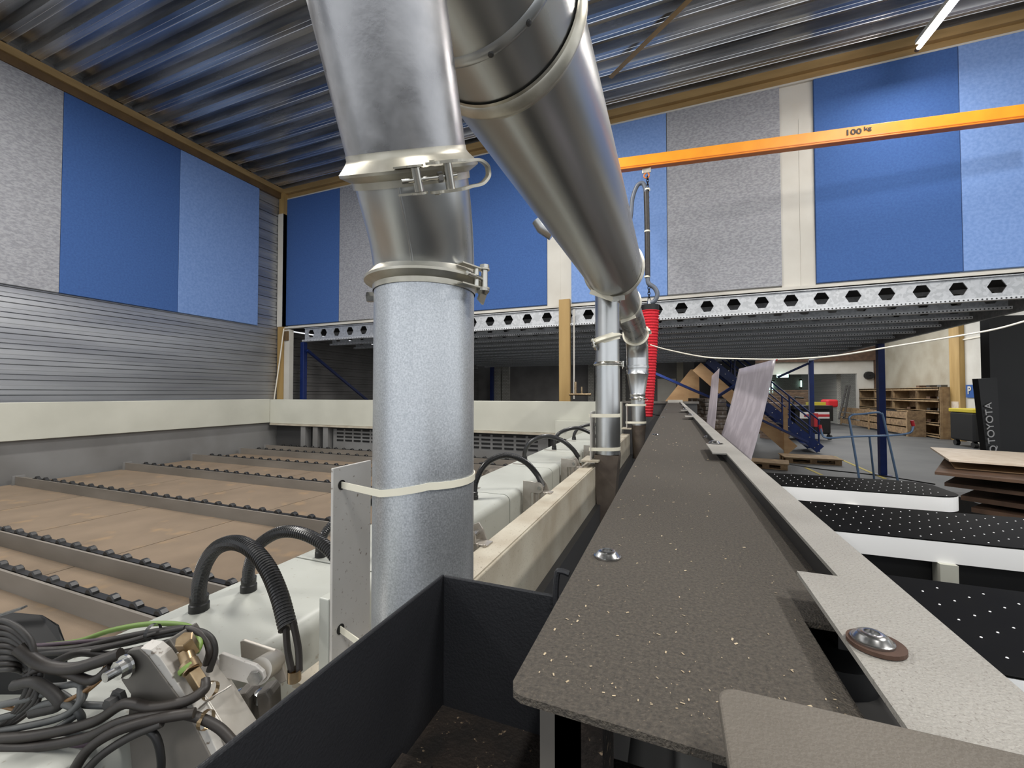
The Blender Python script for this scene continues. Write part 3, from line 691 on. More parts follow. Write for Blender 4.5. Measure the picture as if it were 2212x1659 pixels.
# side strip
ZS = -.105; S0, S1 = .088, .1145
stp = [(.068, -.05), (.068, .292), (S0, .292)]
ta = at(1530, 958, Z=ZS); tb = at(1545, 978, Z=ZS)
stp += [(S0, tb.y), (.066, tb.y + .0), (.0655, ta.y), (S0 - .004, ta.y), (S0, ta.y)]
stp += [(S0, YE), (S1, YE), (S1, -.05)]
t2 = thing('side_strip', 'pale speckled metal strip bolted along the right edge of the beam', 'metal strip', (.1, 0, ZS))
MB().prism([(x, y, ZS - .0025) for x, y in stp], (0, 0, .0025)).build('strip', M_strip, t2)
MB().box(S1 - .002, S1, -.05, YE, ZS - .03, ZS - .001).box(S0, S0 + .002, .3, YE, ZS - .014, ZS - .003).build('turned_edge', M_beamd, t2)
def bolt(p, r, label, group, washer=None, par=None):
    t = thing('button_bolt', label, 'bolt', p, group)
    h = r * .5; ca = .45
    MB().lathe(p, (0, 0, 1), [(0, r), (.12 * r, r), (.16 * r, r * .88), (h * .8, r * .72), (h, r * .5), (h, r * .36), (h * .5, r * .34), (h * .45, .0001)], 28).build('head', M_zinc, t, smooth=True)
    if washer:
        wv = MB().lathe(p - Vector((0, 0, .0016)), (0, 0, 1), [(0, .001), (0, washer), (.0016, washer), (.0016, .001)], 28)
        for v in wv.v: v.x += .0012
        wv.build('washer', M_rust, t)
    return t
gB = 'button bolts along the beam'
bolt(at(1312, 1203, Z=ZB), .0098, 'small silver button bolt nearest on the left of the beam top', gB)
bolt(at(1884, 1385, Z=ZS + .002), .0074, 'large silver flange bolt with rusty washer on the speckled strip', gB, .0098)
for (px, py, lb) in ((1416, 940, 'small silver bolt second along the left edge of the beam'), (1432, 902, 'tiny silver bolt third along the left edge of the beam'), (1438, 886, 'tiny silver bolt fourth along the left edge of the beam'), (1441, 876, 'tiny silver bolt at the far left end of the beam')):
    bolt(at(px, py, Z=ZB), .0098, lb, gB)
for (px, py, z_, lb) in ((1543, 958, ZS, 'silver bolt on the second tab of the pale strip'), (1530, 945, ZB, 'silver bolt just behind the second tab of the strip'), (1492, 896, ZS, 'small silver bolt on the third tab of the strip'), (1479, 884, ZS, 'tiny silver bolt near the far end of the strip'), (1473, 877, ZS, 'farthest tiny silver bolt along the strip')):
    q = at(px, py, Z=z_); bolt(q, .0118, lb, gB, .016)
for py, px in ((899, 1490), (886, 1478)):
    q = at(px, py, Z=ZS - .001); MB().box(q.x - .02, q.x + .02, q.y - .05, q.y + .05, ZS - .003, ZS - .0008).build('tab', M_strip, t2)
# dust flakes on the beam
fk = MB()
for i in range(420):
    y = .17 + 1.6 * random.random() ** 2.2; x = XB0 + .006 + (.055 - XB0) * random.random()
    s_ = (.0004 + .0010 * random.random() ** 2.5) * min(1.6, .45 + y); a_ = random.random() * pi; u = Vector((cos(a_), sin(a_), .1)) * s_; v = Vector((-sin(a_), cos(a_), .2)) * s_ * .45
    p = Vector((x, y, ZB + .0004)); fk.add([p - u - v, p + u - v, p + u + v, p - u + v], [(0, 1, 2, 3)])
tag(fk.build('sawdust_flakes', M_flake), 'pale sawdust flakes scattered on the dark beam', 'sawdust', kind='stuff')
# near plate
ZN = -.09
q = at(1553, 1478, Z=ZN); yE = q.y; xE = at(1557, 1540, Z=ZN).x; r = .006; pts = []
for k in range(7):
    a_ = pi / 2 + k / 6 * pi / 2; pts.append((xE + r + r * cos(a_), yE - r + r * sin(a_)))
xe_ = .5
pts = [(xe_, -.1), (xe_, yE)] + pts + [(xE, -.1)]
tag(MB().prism([(x, y, ZN - .004) for x, y in pts], (0, 0, .004)).build('corner_plate', M_near, bevel=.0008), 'warm grey plate with rounded corner in the nearest foreground', 'plate')

# black open box beside the beam
ZR = -.15; XK = at(957, 1243, Z=ZR).x; YK = at(957, 1243, Z=ZR).y
t = thing('black_box', 'open black sheet metal box at the near end of the beam', 'box', (XK, 0, ZR - .1))
th = .0028
MB().box(XK - th, XK, -.15, YK + th, -.34, ZR).build('side_wall', M_box, t, bevel=.0012)
MB().box(XK, -.05, YK, YK + th, -.34, ZR).build('end_wall', M_box, t, bevel=.0012)
MB().box(XK, .03, -.15, YK, -.262, -.255).build('bottom', M_boxdust, t)
MB().prism([(XK + .004, -.1, -.2545), (XK + .03, -.1, -.2545), (XK + .028, YK - .06, -.2545), (XK + .004, YK - .06, -.2545)], (0, 0, .01)).build('inner_flange', M_boxdust, t)
hook = at(1212, 1243, Z=ZB - .01)
MB().tube(spline([hook + Vector((.006, 0, .002)), hook + Vector((0, 0, .003)), hook + Vector((-.003, 0, 0)), hook + Vector((-.003, -.002, -.02)), hook + Vector((.004, -.004, -.03))], 5), .0022, 8).build('hook_lip', M_box, t)
# uprights under the beam nose
for i, (px, w_, m) in enumerate(((1200, .012, M_bracket), (1232, .012, M_beamd), (1262, .018, M_boxdust))):
    q = at(px, 1600, Y=.19)
    tag(MB().box(q.x - w_ / 2, q.x + w_ / 2, .185, .2 + .01 * i, -.34, ZB - .012).build('upright_bar', m), ['grey', 'black', 'brown dusty'][i] + ' upright bar under the nose of the beam', 'bar')

# ------------------------------------------------------------------ extraction ducts
def pipe(pts, r, name, m, label, par=None, n=56):
    return tag(MB().tube(pts, r, n, caps=False).build(name, m, smooth=True), label, 'duct')
def clamp(C, ax, R, udir, label, style='latch', m=M_clamp, s=1.):
    C = Vector(C); ax = Vector(ax).normalized(); u = Vector(udir); u = (u - ax * u.dot(ax)).normalized(); tt = ax.cross(u)
    t = thing('pipe_clamp', label, 'clamp', C, 'ring clamps on the ducts')
    k = R / .08
    MB().lathe(C, ax, [(-.015 * s, R + .0012), (-.008 * s, R + .0016), (-.0065 * s, R + .005), (-.002, R + .0125 * s), (.0016, R + .0130 * s), (.0045 * s, R + .0095 * s), (.011 * s, R + .004), (.014 * s, R + .0014), (.019 * s, R + .0012)], 84).build('ring', m, t, smooth=True)
    def P(a, b, c): return C + ax * a * s + tt * b * s + u * (R + c * s)
    if style == 'latch':
        C = C - ax * .009 * s
        MB().tube([P(-.0, -.028, .016), P(0, .03, .016)], .0026 * s, 12).build('threaded_rod', M_clampd, t, smooth=True)
        MB().tube([P(-.011, -.012, .016), P(.011, -.012, .016)], .0048 * s, 16).tube([P(-.013, .021, .018), P(.013, .021, .018)], .0048 * s, 16).build('cross_pins', M_clampd, t, smooth=True)
        MB().lathe(P(0, .012, .016), tt, [(-.0025 * s, .0001), (-.0025 * s, .0052 * s), (.0025 * s, .0052 * s), (.0025 * s, .0001)], 6).build('nut', M_zinc, t)
        for a_ in (-.0125, .0125):
            MB().bar(P(a_, -.03, .005), P(a_, -.006, .018), .012 * s, .0018 * s, ax).lathe(P(a_, -.012, .016), ax, [(-.001 * s, .0001), (-.001 * s, .0085 * s), (.001 * s, .0085 * s), (.001 * s, .0001)], 20).build('lug', m, t)
            MB().lathe(P(a_ * 1.06, .006, .02), ax, [(-.0012 * s, .0001), (-.0012 * s, .0078 * s), (.0012 * s, .0078 * s), (.0012 * s, .0001)], 20).lathe(P(a_ * 1.2, .006, .02), ax, [(-.001 * s, .0001), (-.001 * s, .0035 * s), (.001 * s, .0035 * s), (.001 * s, .0001)], 14).build('pivot', m, t)
        loop = [P(.0135, .004, .02), P(.0135, .03, .019), P(.0125, .045, .012), P(.0115, .06, .006), P(.006, .0695, .002), P(0, .0715, .001), P(-.006, .0695, .002), P(-.0115, .06, .006), P(-.0125, .045, .012), P(-.0135, .03, .019), P(-.0135, .004, .02)]
        lp = spline(loop, 5); mb = MB(); vs = []; fs = []
        for i, p in enumerate(lp):
            dd = (lp[min(i + 1, len(lp) - 1)] - lp[max(i - 1, 0)]).normalized(); nn = dd.cross(u).normalized() * .0014 * s; uu = nn.cross(dd).normalized() * .005 * s
            vs += [p - nn - uu, p + nn - uu, p + nn + uu, p - nn + uu]
        for i in range(len(lp) - 1):
            for q in range(4): fs.append((i * 4 + q, i * 4 + (q + 1) % 4, (i + 1) * 4 + (q + 1) % 4, (i + 1) * 4 + q))
        fs += [(0, 1, 2, 3), tuple(len(vs) - 1 - i for i in range(4))]
        mb.add(vs, fs).build('lever', m, t)
    elif style == 'toggle':
        MB().tube([P(-.012, -.006, .012), P(.012, -.006, .012)], .004 * s, 14).tube([P(-.014, .004, .02), P(.014, .004, .02)], .0045 * s, 14).tube([P(-.0, -.03, .01), P(0, .01, .018)], .003 * s, 12).build('cross_pins', M_clampd, t, smooth=True)
        for a_ in (-.013, .013):
            MB().bar(P(a_, -.034, .002), P(a_, .0, .014), .011 * s, .0018 * s, ax).lathe(P(a_, .004, .019), ax, [(-.001 * s, .0001), (-.001 * s, .008 * s), (.001 * s, .008 * s), (.001 * s, .0001)], 18).build('lug', m, t)
        MB().bar(P(-.014, .004, .02), P(-.032, -.001, .016), .016 * s, .003 * s, u).lathe(P(-.017, .003, .018), ax, [(-.004 * s, .006 * s), (0, .009 * s), (.004 * s, .0085 * s)], 16, caps=True).lathe(P(.016, .004, .02), ax, [(-.003 * s, .0065 * s), (.003 * s, .0065 * s)], 16, caps=True).build('lever', M_clampd, t)
    return t
# near riser
cA = at(917, 900, D=.67); XA, YA = cA.x, cA.y
zc2 = at(918, 612, D=.67).z
C2 = Vector((XA, YA, zc2)); C1 = at(886, 366, D=.585); T0 = at(818, 5, D=.498)
up1 = (T0 - C1).normalized()
pipe([Vector((XA, YA, -.62)), Vector((XA, YA, zc2))], .0795, 'duct_riser', M_spangle, 'nearest vertical galvanised duct with spangled zinc surface, strapped to a plate')
el = [C2 + (C1 - C2) * 0]; b1 = C2 + Vector((0, 0, .065)); b2 = C1 - up1 * .055
for k in range(1, 15):
    s_ = k / 14; el.append(C2 * (1 - s_) ** 3 + b1 * 3 * s_ * (1 - s_) ** 2 + b2 * 3 * s_ * s_ * (1 - s_) + C1 * s_ ** 3)
e = pipe(el, .080, 'duct_elbow', M_duct, 'shiny bent duct elbow between the two near ring clamps')
# pressed seam on elbow, facing the viewer
to_cam = (-C2).normalized(); sv = []
for p in el:
    dd = (-p); dd -= (C1 - C2).normalized() * dd.dot((C1 - C2).normalized()); dd.normalize(); sd = dd - Rr * .22; sd.normalize(); sv.append(p + sd * .0802)
MB().tube(sv, .0020, 8).build('seam', M_duct, e, smooth=True)
u1e = C1 + up1 * .34
pipe([C1, u1e], .0815, 'duct_branch', M_old, 'scuffed near duct tube rising from the upper ring clamp')
clamp(C1, up1, .081, -C1 + Rr * .15, 'dusty ring clamp with open lever loop on the near duct', 'latch', M_clamp, 1.2)
clamp(C2, (0, 0, 1), .080, Rr - Fh * .35, 'lower ring clamp of the near duct with toggle at its side', 'toggle', M_clamp, 1.15)
q = at(803, 642, D=.66); MB().lathe(q, Rr, [(-.007, .0085), (.006, .0085)], 6, caps=True).build('side_bolt', M_zinc, bpy.data.objects['pipe_clamp.001'] if 'pipe_clamp.001' in bpy.data.objects else None)
# header duct
HX, HZ, HR = -.335, .775, .172
tag(MB().tube([(HX, -1.2, HZ), (HX, .80, HZ)], HR * .985, 64, caps=False).build('main_duct', M_main, smooth=True), 'largest overhead duct section at the top of the view with rolled bead', 'duct')
bd = MB().lathe((HX, .66, HZ), (0, 1, 0), [(-.012, HR * .985), (-.006, HR + .004), (0, HR + .006), (.006, HR + .004), (.012, HR * .985)], 72).build('rolled_bead', M_main, bpy.data.objects['main_duct'], smooth=True)
rv = MB()
for k in range(14):
    a_ = k / 14 * 2 * pi; n_ = Vector((cos(a_), 0, sin(a_))); rv.lathe(Vector((HX, .66, HZ)) + n_ * (HR + .004), n_, [(0, .006), (.003, .005), (.004, .0005)], 10)
rv.build('rivets', M_dgrey, bpy.data.objects['main_duct'])
Y2 = at(1304, 646, Z=HZ - HR - .012).y
tag(MB().tube([(HX, .80, HZ), (HX, Y2, HZ)], HR, 64, caps=False).build('main_duct', M_main, smooth=True), 'long smooth overhead duct running away along the beam', 'duct')
def band(y, r, label, w=.02, lip=.014, x=HX, z=HZ, m=M_clamp):
    t = thing('duct_band', label, 'clamp', (x, y, z), 'ring clamps on the ducts')
    MB().lathe((x, y, z), (0, 1, 0), [(-w, r + .001), (-w * .7, r + .002), (-w * .6, r + .006), (-.003, r + lip), (.003, r + lip), (w * .6, r + .006), (w * .7, r + .002), (w, r + .001)], 84).build('ring', m, t, smooth=True)
    return t
band(.80, HR, 'broad ring joint on the big overhead duct near the viewer', .026, .014)
tb_ = band(Y2, HR, 'ring joint with lever above the second vertical duct', .018, .016)
b0 = Vector((HX, Y2, HZ - HR - .012))
MB().bar(b0 + Vector((-.14, -.02, .05)), b0 + Vector((.0, -.02, -.012)), .03, .004, (0, 1, 0)).build('lever', M_tie, tb_)
MB().bar(b0 + Vector((-.0, -.02, -.012)), b0 + Vector((.07, -.02, -.004)), .03, .008, (0, 1, 0)).cyl(b0 + Vector((.03, -.04, -.02)), b0 + Vector((.03, .02, -.02)), .01).build('latch', M_clampd, tb_)
# continuing smaller header
H3X = -.375; R3 = .128; Y3 = 3.55
tag(MB().tube([(HX, Y2, HZ), (HX - .01, Y2 + .05, HZ), (H3X, Y2 + .35, HZ - .01), (H3X, Y3, HZ - .02)], [HR, HR, R3 + .012, R3 + .008], 56, caps=False).build('main_duct', M_main, smooth=True), 'narrowing overhead duct just beyond the second ring joint', 'duct')
tb_ = band(Y3, R3 + .006, 'ring joint farther along the narrower overhead duct', .016, .014, H3X, HZ - .02)
MB().bar((H3X - .02, Y3 - .02, HZ - .02 - R3 - .03), (H3X + .1, Y3 - .02, HZ - .02 - R3 + .01), .03, .005, (0, 1, 0)).build('lever', M_tie, tb_)
YD3 = 5.0; D3 = at(1377, 780, Y=YD3)
R3e = at(1398, 770, Y=YD3).x - D3.x
cv = []
z3b = at(1375, 745, Y=YD3).z
for k in range(11):
    s_ = k / 10; p0 = Vector((H3X, Y3, HZ - .02)); p1 = Vector((H3X, 4.55, HZ - .03)); p2 = Vector((D3.x, YD3, HZ - .06)); p3 = Vector((D3.x, YD3, z3b - .15))
    cv.append(p0 * (1 - s_) ** 3 + p1 * 3 * s_ * (1 - s_) ** 2 + p2 * 3 * s_ * s_ * (1 - s_) + p3 * s_ ** 3)
pipe(cv, .122, 'duct_elbow', M_duct, 'far duct elbow bending down to the third vertical duct')
kk = 6; dd = (cv[kk + 1] - cv[kk - 1]).normalized()
clamp(cv[kk], dd, .123, Rr, 'pale lever clamp on the bend of the far duct', 'toggle', M_tie, 1.6)
zr = at(1375, 790, Y=YD3).z; zt1 = at(1375, 806, Y=YD3).z; zt2 = at(1378, 850, Y=YD3).z
tag(MB().lathe((D3.x, YD3, 0), (0, 0, 1), [(z3b - .15, .122), (zr, .122), (zr - .005, .13), (zr - .03, .13), (zr - .035, .122), (zt1, .12), (zt1 - .01, .127), (zt1 - .03, .118), (zt2, .083), (zt2 - .01, .088), (zt2 - .03, .083), (zt2 - .04, .079)], 48).build('duct_reducer', M_duct, smooth=True), 'tapered duct reducer above the third vertical duct', 'duct')
Xd3 = at(1380, 900, Y=YD3).x
clamp((D3.x, YD3, at(1379, 861, Y=YD3).z), (0, 0, 1), .08, -Fh, 'small wire lever clamp on the third vertical duct', 'latch', M_clampd, 1.2)
pipe([Vector((D3.x, YD3, zt2 - .04)), Vector((Xd3, YD3, at(1380, 918, Y=YD3).z))], .0795, 'duct_riser', M_duct, 'third vertical duct, farthest along the beam')
tag(MB().tube([(Xd3, YD3, at(1380, 918, Y=YD3).z), (Xd3 - .01, YD3, -.75)], [.078, .06], 30).build('duct_boot', M_boot, smooth=True), 'dark brown dusty socket under the third vertical duct', 'duct socket')
# second riser
YD = Y2 + .13; c = at(1312, 760, Y=YD); XD = c.x; rD = (at(1340, 760, Y=YD).x - at(1283, 760, Y=YD).x) / 2 * .93
zE = at(1316, 980, Y=YD).z
pipe([Vector((XD, YD, HZ - .12)), Vector((XD, YD, at(1310, 732, Y=YD).z))], rD * .98, 'duct_branch', M_main, 'short duct dropping from the overhead duct to the second clamp')
pipe([Vector((XD, YD, at(1310, 732, Y=YD).z)), Vector((XD, YD, at(1310, 786, Y=YD).z))], rD * .97, 'duct_elbow', M_duct, 'short duct piece between the two clamps of the second vertical duct')
pipe([Vector((XD, YD, at(1310, 786, Y=YD).z)), Vector((XD, YD, zE))], rD, 'duct_riser', M_duct, 'second vertical duct with two cable ties behind the saw beam')
clamp((XD, YD, at(1310, 733, Y=YD).z), Vector((-.28, -.1, 1)), rD * 1.0, -Rr - Fh * .3, 'pale tilted lever clamp on the second vertical duct', 'toggle', M_tie, 1.5)
clamp((XD, YD, at(1310, 787, Y=YD).z), (0, 0, 1), rD, Rr - Fh * .3, 'slim ring clamp halfway up the second vertical duct', 'toggle', M_clampd, 1.0)
zH = at(1318, 1085, Y=YD).z
b_ = rD * .95
tag(MB().add([(XD - b_, YD - b_, zE + .0), (XD + b_, YD - b_, zE), (XD + b_, YD + b_, zE), (XD - b_, YD + b_, zE), (XD - b_ * .7, YD - b_, zH - .2), (XD + b_ * .4, YD - b_, zH - .2), (XD + b_ * .4, YD + b_, zH - .2), (XD - b_ * .7, YD + b_, zH - .2)],
             [(0, 1, 5, 4), (1, 2, 6, 5), (2, 3, 7, 6), (3, 0, 4, 7)]).build('duct_boot', M_boot), 'brown tapered metal socket below the second vertical duct', 'duct socket')
tag(MB().tube([at(1195, 505, D=4.6), at(1172, 490, D=4.6), at(1163, 475, D=4.6)], .08, 24).build('duct_stub', M_main, smooth=True), 'small duct end peeking out behind the big overhead duct', 'duct')

# strap plates and cable ties
def strap_plate(x, y0, y1, z0, z1, label, foot=True):
    t = thing('strap_plate', label, 'plate', (x, y0, z0), 'upright plates the ducts are strapped to')
    MB().box(x - .005, x, y0, y1, z0, z1).build('plate', M_plate, t, bevel=.0012)
    if foot: MB().box(x - .06, x + .05, y0 - .02, y1 + .02, z0 - .01, z0).build('foot', M_cream, t)
    return t
yP0 = at(720, 1012, X=-.505).y
sp = strap_plate(-.505, yP0, YA + .03, -.455, at(720, 1012, X=-.505).z, 'brushed grey plate behind the nearest vertical duct', True)
for zz_ in (at(735, 1048, X=-.505).z, at(733, 1360, X=-.505).z):
    MB().lathe((-.5045, yP0 + .018, zz_), (1, 0, 0), [(0, .0001), (0, .008), (.0006, .008), (.0006, .0001)], 20).build('slot', M_blk, sp)
tag(MB().box(-.530, -.5105, yP0 - .002, yP0 + .02, -.45, at(705, 1290, X=-.52).z).build('small_bracket', M_white, bevel=.002), 'small pale bracket behind the brushed plate on the white beam', 'bracket')
def tie(c, r, px, zz, label, dip=.0, w=.0052, z0=None):
    cx, cy = c; pts = []
    for k in range(25):
        a_ = -pi * .28 + k / 24 * -pi * .62 if False else None
    # loop: from plate edge round the front of the pipe
    z0 = zz if z0 is None else z0
    pl = Vector((px[0], px[1], z0)); ang0 = math.atan2(pl.y - cy, pl.x - cx)
    d_ = math.hypot(pl.y - cy, pl.x - cx); be = math.acos(min(1, r / d_)); a0 = ang0 + be; n = 22; a1 = a0 + pi * 1.15
    ring = [pl + Vector((-.012, .004, 0)), pl]
    for k in range(n + 1):
        a_ = a0 + (a1 - a0) * k / n; ring.append(Vector((cx + r * cos(a_), cy + r * sin(a_), z0 + (zz - z0) * min(1, (k + 1) / 7) + dip * sin(pi * k / n))))
    m1 = MB(); vs = []; fs = []
    for i, p in enumerate(ring):
        d1 = (ring[min(i + 1, len(ring) - 1)] - ring[max(i - 1, 0)]); d1.z = 0; d1.normalize(); nn = Vector((d1.y, -d1.x, 0)) * .0009
        for sgn, zz2 in ((-1, -w), (1, -w), (1, w), (-1, w)): vs.append(p + nn * sgn + Vector((0, 0, zz2)))
    for i in range(len(ring) - 1):
        for q_ in range(4): fs.append((i * 4 + q_, i * 4 + (q_ + 1) % 4, (i + 1) * 4 + (q_ + 1) % 4, (i + 1) * 4 + q_))
    return tag(m1.add(vs, fs).build('cable_tie', M_tie, smooth=True), label, 'cable tie', 'white cable ties round the ducts')
gT = None
tie((XA, YA), .081, (-.5, yP0 + .016), at(900, 1050, Y=YA - .08).z, 'upper white cable tie round the nearest vertical duct', -.004, z0=at(735, 1048, X=-.505).z)
tie((XA, YA), .081, (-.5, yP0 + .016), at(760, 1355, Y=YA - .03).z, 'lower white cable tie round the nearest duct, half hidden by the black box', -.012, z0=at(733, 1360, X=-.505).z)
sp2 = strap_plate(at(1277, 950, Y=YD - .1).x, YD - .12, YD + .05, zE - .03, at(1277, 890, Y=YD - .1).z, 'narrow pale plate beside the second vertical duct', True)
xp2 = at(1277, 950, Y=YD - .1).x
for py, lb in ((898, 'upper cable tie round the second vertical duct'), (971, 'lower cable tie round the second vertical duct')):
    tie((XD, YD), rD + .001, (xp2, YD - .11), at(1312, py, Y=YD - rD).z, lb, 0, .011)
xp3 = at(1354, 900, Y=YD3 - .1).x
strap_plate(xp3, YD3 - .12, YD3 + .05, at(1354, 925, Y=YD3 - .1).z, at(1354, 872, Y=YD3 - .1).z, 'narrow pale plate beside the third vertical duct', True)
for py, lb in ((875, 'upper cable tie round the third vertical duct'), (913, 'lower cable tie round the third vertical duct')):
    tie((Xd3, YD3), .0805, (xp3, YD3 - .11), at(1380, py, Y=YD3 - .08).z, lb, 0, .012)

# ------------------------------------------------------------------ rear machine: beams, bed, guards
# cream beam behind the ducts
CX0, CX1, CZ, CZ2 = -.552, -.462, -.467, -.71
t = thing('cream_beam', 'cream painted box beam with dusty top along the ducts', 'machine beam', (-.5, .42, CZ))
MB().box(CX0, CX1, .42, 5.0, CZ2, CZ).build('box_section', M_cream, t, bevel=.004)
MB().box(CX1 - .022, CX1 - .006, .5, 4.9, CZ, CZ + .004).build('raised_lip', M_cream, t)
MB().box(CX1, CX1 + .03, .42, 5, CZ2 - .2, CZ2 + .005).build('dark_rail', M_dgrey, t)
# white clamp beam with rounded edges
WX0, WX1, WZ, WZ2 = -.977, -.675, -.45, -.60
def rbeam(y0, y1, nm, par):
    r = .03; pl = []
    for cx_, cz_, a0 in ((WX1 - r, WZ - r, 0), (WX0 + .01, WZ - .01, pi / 2), (WX0 + .01, WZ2 + .01, pi), (WX1 - .015, WZ2 + .015, 1.5 * pi)):
        rr = {0: r, pi / 2: .01, pi: .01, 1.5 * pi: .015}[a0]
        for k in range(6): a_ = a0 + k / 5 * pi / 2; pl.append((cx_ + rr * cos(a_), y0, cz_ + rr * sin(a_)))
    return MB().prism(pl, (0, y1 - y0, 0)).build(nm, M_white, par, smooth=True)
jy = [-.6, .86, 1.72, 2.42, 3.12, 3.82, 4.95]
gl = ['white rounded clamp beam cover in the near left foreground', 'white rounded beam cover just behind the nearest vertical duct', 'white rounded beam cover under the arched hose right of the nearest duct', 'white beam cover segment, second beyond the nearest duct', 'white beam cover segment, third beyond the nearest duct', 'white beam cover segment at the far end below the guard']
for i in range(6):
    t = thing('beam_cover', gl[i], 'machine cover', ((WX0 + WX1) / 2, jy[i], WZ2), 'white clamp beam covers')
    rbeam(jy[i], jy[i + 1] - .006, 'shell', t)
    if i: MB().box(WX0 + .02, WX0 + .12, jy[i] + .05, jy[i] + .08, WZ, WZ + .001).build('scribe_mark', M_rail, t)
# clamp brackets with cylinders
def bracket(y, label):
    x = WX1 + .012
    t = thing('clamp_bracket', label, 'bracket', (x, y, WZ), 'pneumatic clamp brackets along the white beam')
    pl = [(x - .01, 0), (x + .075, 0)]
    m1 = MB().prism([(x, y - .004, -.62), (x + .04, y - .004, -.62), (x + .04, y - .004, -.466), (x + .085, y - .004, -.466), (x + .098, y - .004, -.454), (x + .1, y - .004, -.438), (x + .094, y - .004, -.424), (x + .082, y - .004, -.416), (x, y - .004, -.412)], (0, .006, 0))
    m1.build('side_plate', M_alu, t, bevel=.001)
    MB().prism([(x + .04, y + .05, -.62), (x + .04, y + .05, -.43), (x + .085, y + .05, -.41), (x + .1, y + .05, -.43), (x + .13, y + .05, -.5), (x + .13, y + .05, -.52), (x + .07, y + .05, -.5)], (0, .006, 0)).build('hinge_plate', M_alu, t, bevel=.001)
    MB().cyl((x + .082, y - .012, -.440), (x + .082, y + .06, -.440), .009, 12).build('pivot_bolt', M_zinc, t)
    m2 = MB().box(x + .045, x + .135, y + .005, y + .05, -.66, -.462)
    for k in range(4): m2.cyl((x + .052 + .025 * k, y + .003, -.66), (x + .052 + .025 * k, y + .003, -.458), .006, 8)
    m2.build('cylinder_body', M_alu, t, bevel=.003)
    MB().box(x - .03, x, y - .02, y, -.615, -.6).build('slide_foot', M_zinc, t)
    return t
bn = ['dusty clamp bracket hidden behind the nearest duct', 'clamp bracket nearest on the right of the vertical duct', 'clamp bracket second along the white beam beyond the duct', 'clamp bracket third along the white beam beyond the duct', 'farthest small clamp bracket along the white beam']
for y_, lb in zip((1.15, 1.86, 2.58, 3.3, 4.0), bn): bracket(y_, lb)
# arched hoses
def hose(base, apex, end, tail, r, label, corr=True, ntail=2):
    t = thing('arched_hose', label, 'hose', base, 'arched black hoses over the white beam')
    base = Vector(base)
    MB().lathe(base, (0, 0, 1), [(0, .0001), (0, r * 1.35), (.014, r * 1.35), (.016, r * 1.2), (.03, r * 1.25), (.032, r * 1.02), (.034, .0001)], 20).build('fitting', M_rubber, t, smooth=True)
    pts = spline([base + Vector((0, 0, .02))] + [Vector(p) for p in apex], 24 if corr else 8)
    end = Vector(apex[-1])
    # resample to even steps so that the corrugation is regular
    if corr:
        L = [0]
        for i in range(1, len(pts)): L.append(L[-1] + (pts[i] - pts[i - 1]).length)
        step = .0013; n = int(L[-1] / step); out = []; j = 0
        for k in range(n + 1):
            s_ = L[-1] * k / n
            while j < len(L) - 2 and L[j + 1] < s_: j += 1
            f_ = (s_ - L[j]) / max(1e-9, L[j + 1] - L[j]); out.append(pts[j].lerp(pts[j + 1], min(1, f_)))
        rs = [r * (1.0 if (i % 4) < 2 else .88) for i in range(len(out))]
        MB().tube(out, rs, 14).build('corrugated_conduit', M_hose, t)
    else: MB().tube(pts, r, 12).build('conduit', M_hose, t, smooth=True)
    for k in range(ntail):
        o_ = Vector((.005 * (k - .5) * 2, .004 * k, 0))
        MB().tube(spline([end + o_ - Vector((0, 0, -.01)), (end + Vector(tail)) / 2 + o_ * 1.5, Vector(tail) + o_], 6), r * .36, 8).build('cable', M_cabled, t, smooth=True)
    MB().lathe(Vector(tail), Vector((0, 0, -1)), [(-.004, r * .7), (.012, r * .7), (.013, .0001)], 14).build('coupling', M_brass, t, smooth=True)
    return t
def hp_(l, d0, d1): return [at(x, y, D=d0 + (d1 - d0) * (i + 1) / len(l)) for i, (x, y) in enumerate(l)]
def dep(p): return p.dot(Fc)
b1_ = at(430, 1318, Z=WZ)
hose(b1_, hp_([(431, 1262), (443, 1218), (468, 1184), (505, 1172), (543, 1186), (577, 1226), (603, 1285), (622, 1356)], dep(b1_), .62), None, at(636, 1452, D=.61), .0135, 'nearest arched corrugated hose with bare cables leaving its end')
b2_ = at(537, 1276, Z=WZ)
hose(b2_, hp_([(538, 1228), (552, 1186), (585, 1158), (622, 1148), (668, 1158), (712, 1188), (745, 1235)], dep(b2_), .80), None, at(760, 1300, D=.8), .0125, 'second arched corrugated hose passing behind the brushed plate')
b3_ = at(693, 1202, Z=WZ)
hose(b3_, [b3_ + Vector(v) for v in ((.01, .01, .07), (.06, .05, .12), (.15, .12, .145), (.25, .17, .10), (.33, .2, .0))], None, b3_ + Vector((.34, .2, -.05)), .0115, 'third arched hose mostly hidden by the brushed plate')
b4 = at(1024, 1078, Z=WZ)
hose(b4, hp_([(1028, 1040), (1045, 1007), (1070, 989), (1100, 984), (1135, 998), (1160, 1025), (1172, 1050)], dep(b4), 1.97), None, at(1184, 1082, D=1.97), .0135, 'arched black hose directly right of the nearest vertical duct', True, 1)
b5 = at(1133, 996, Z=WZ)
hose(b5, hp_([(1134, 976), (1143, 958), (1165, 945), (1188, 943), (1215, 952), (1237, 970), (1250, 988)], dep(b5), 2.7), None, at(1253, 1002, D=2.68), .0145, 'arched black hose left of the second vertical duct', False, 1)
b6 = at(1197, 971, Z=WZ)
hose(b6, hp_([(1198, 955), (1206, 938), (1225, 928), (1248, 925), (1275, 935), (1300, 952)], dep(b6), 3.3), None, at(1305, 965, D=3.3), .0145, 'arched black hose reaching behind the second vertical duct', False, 1)
b7 = at(1240, 950, Z=WZ)
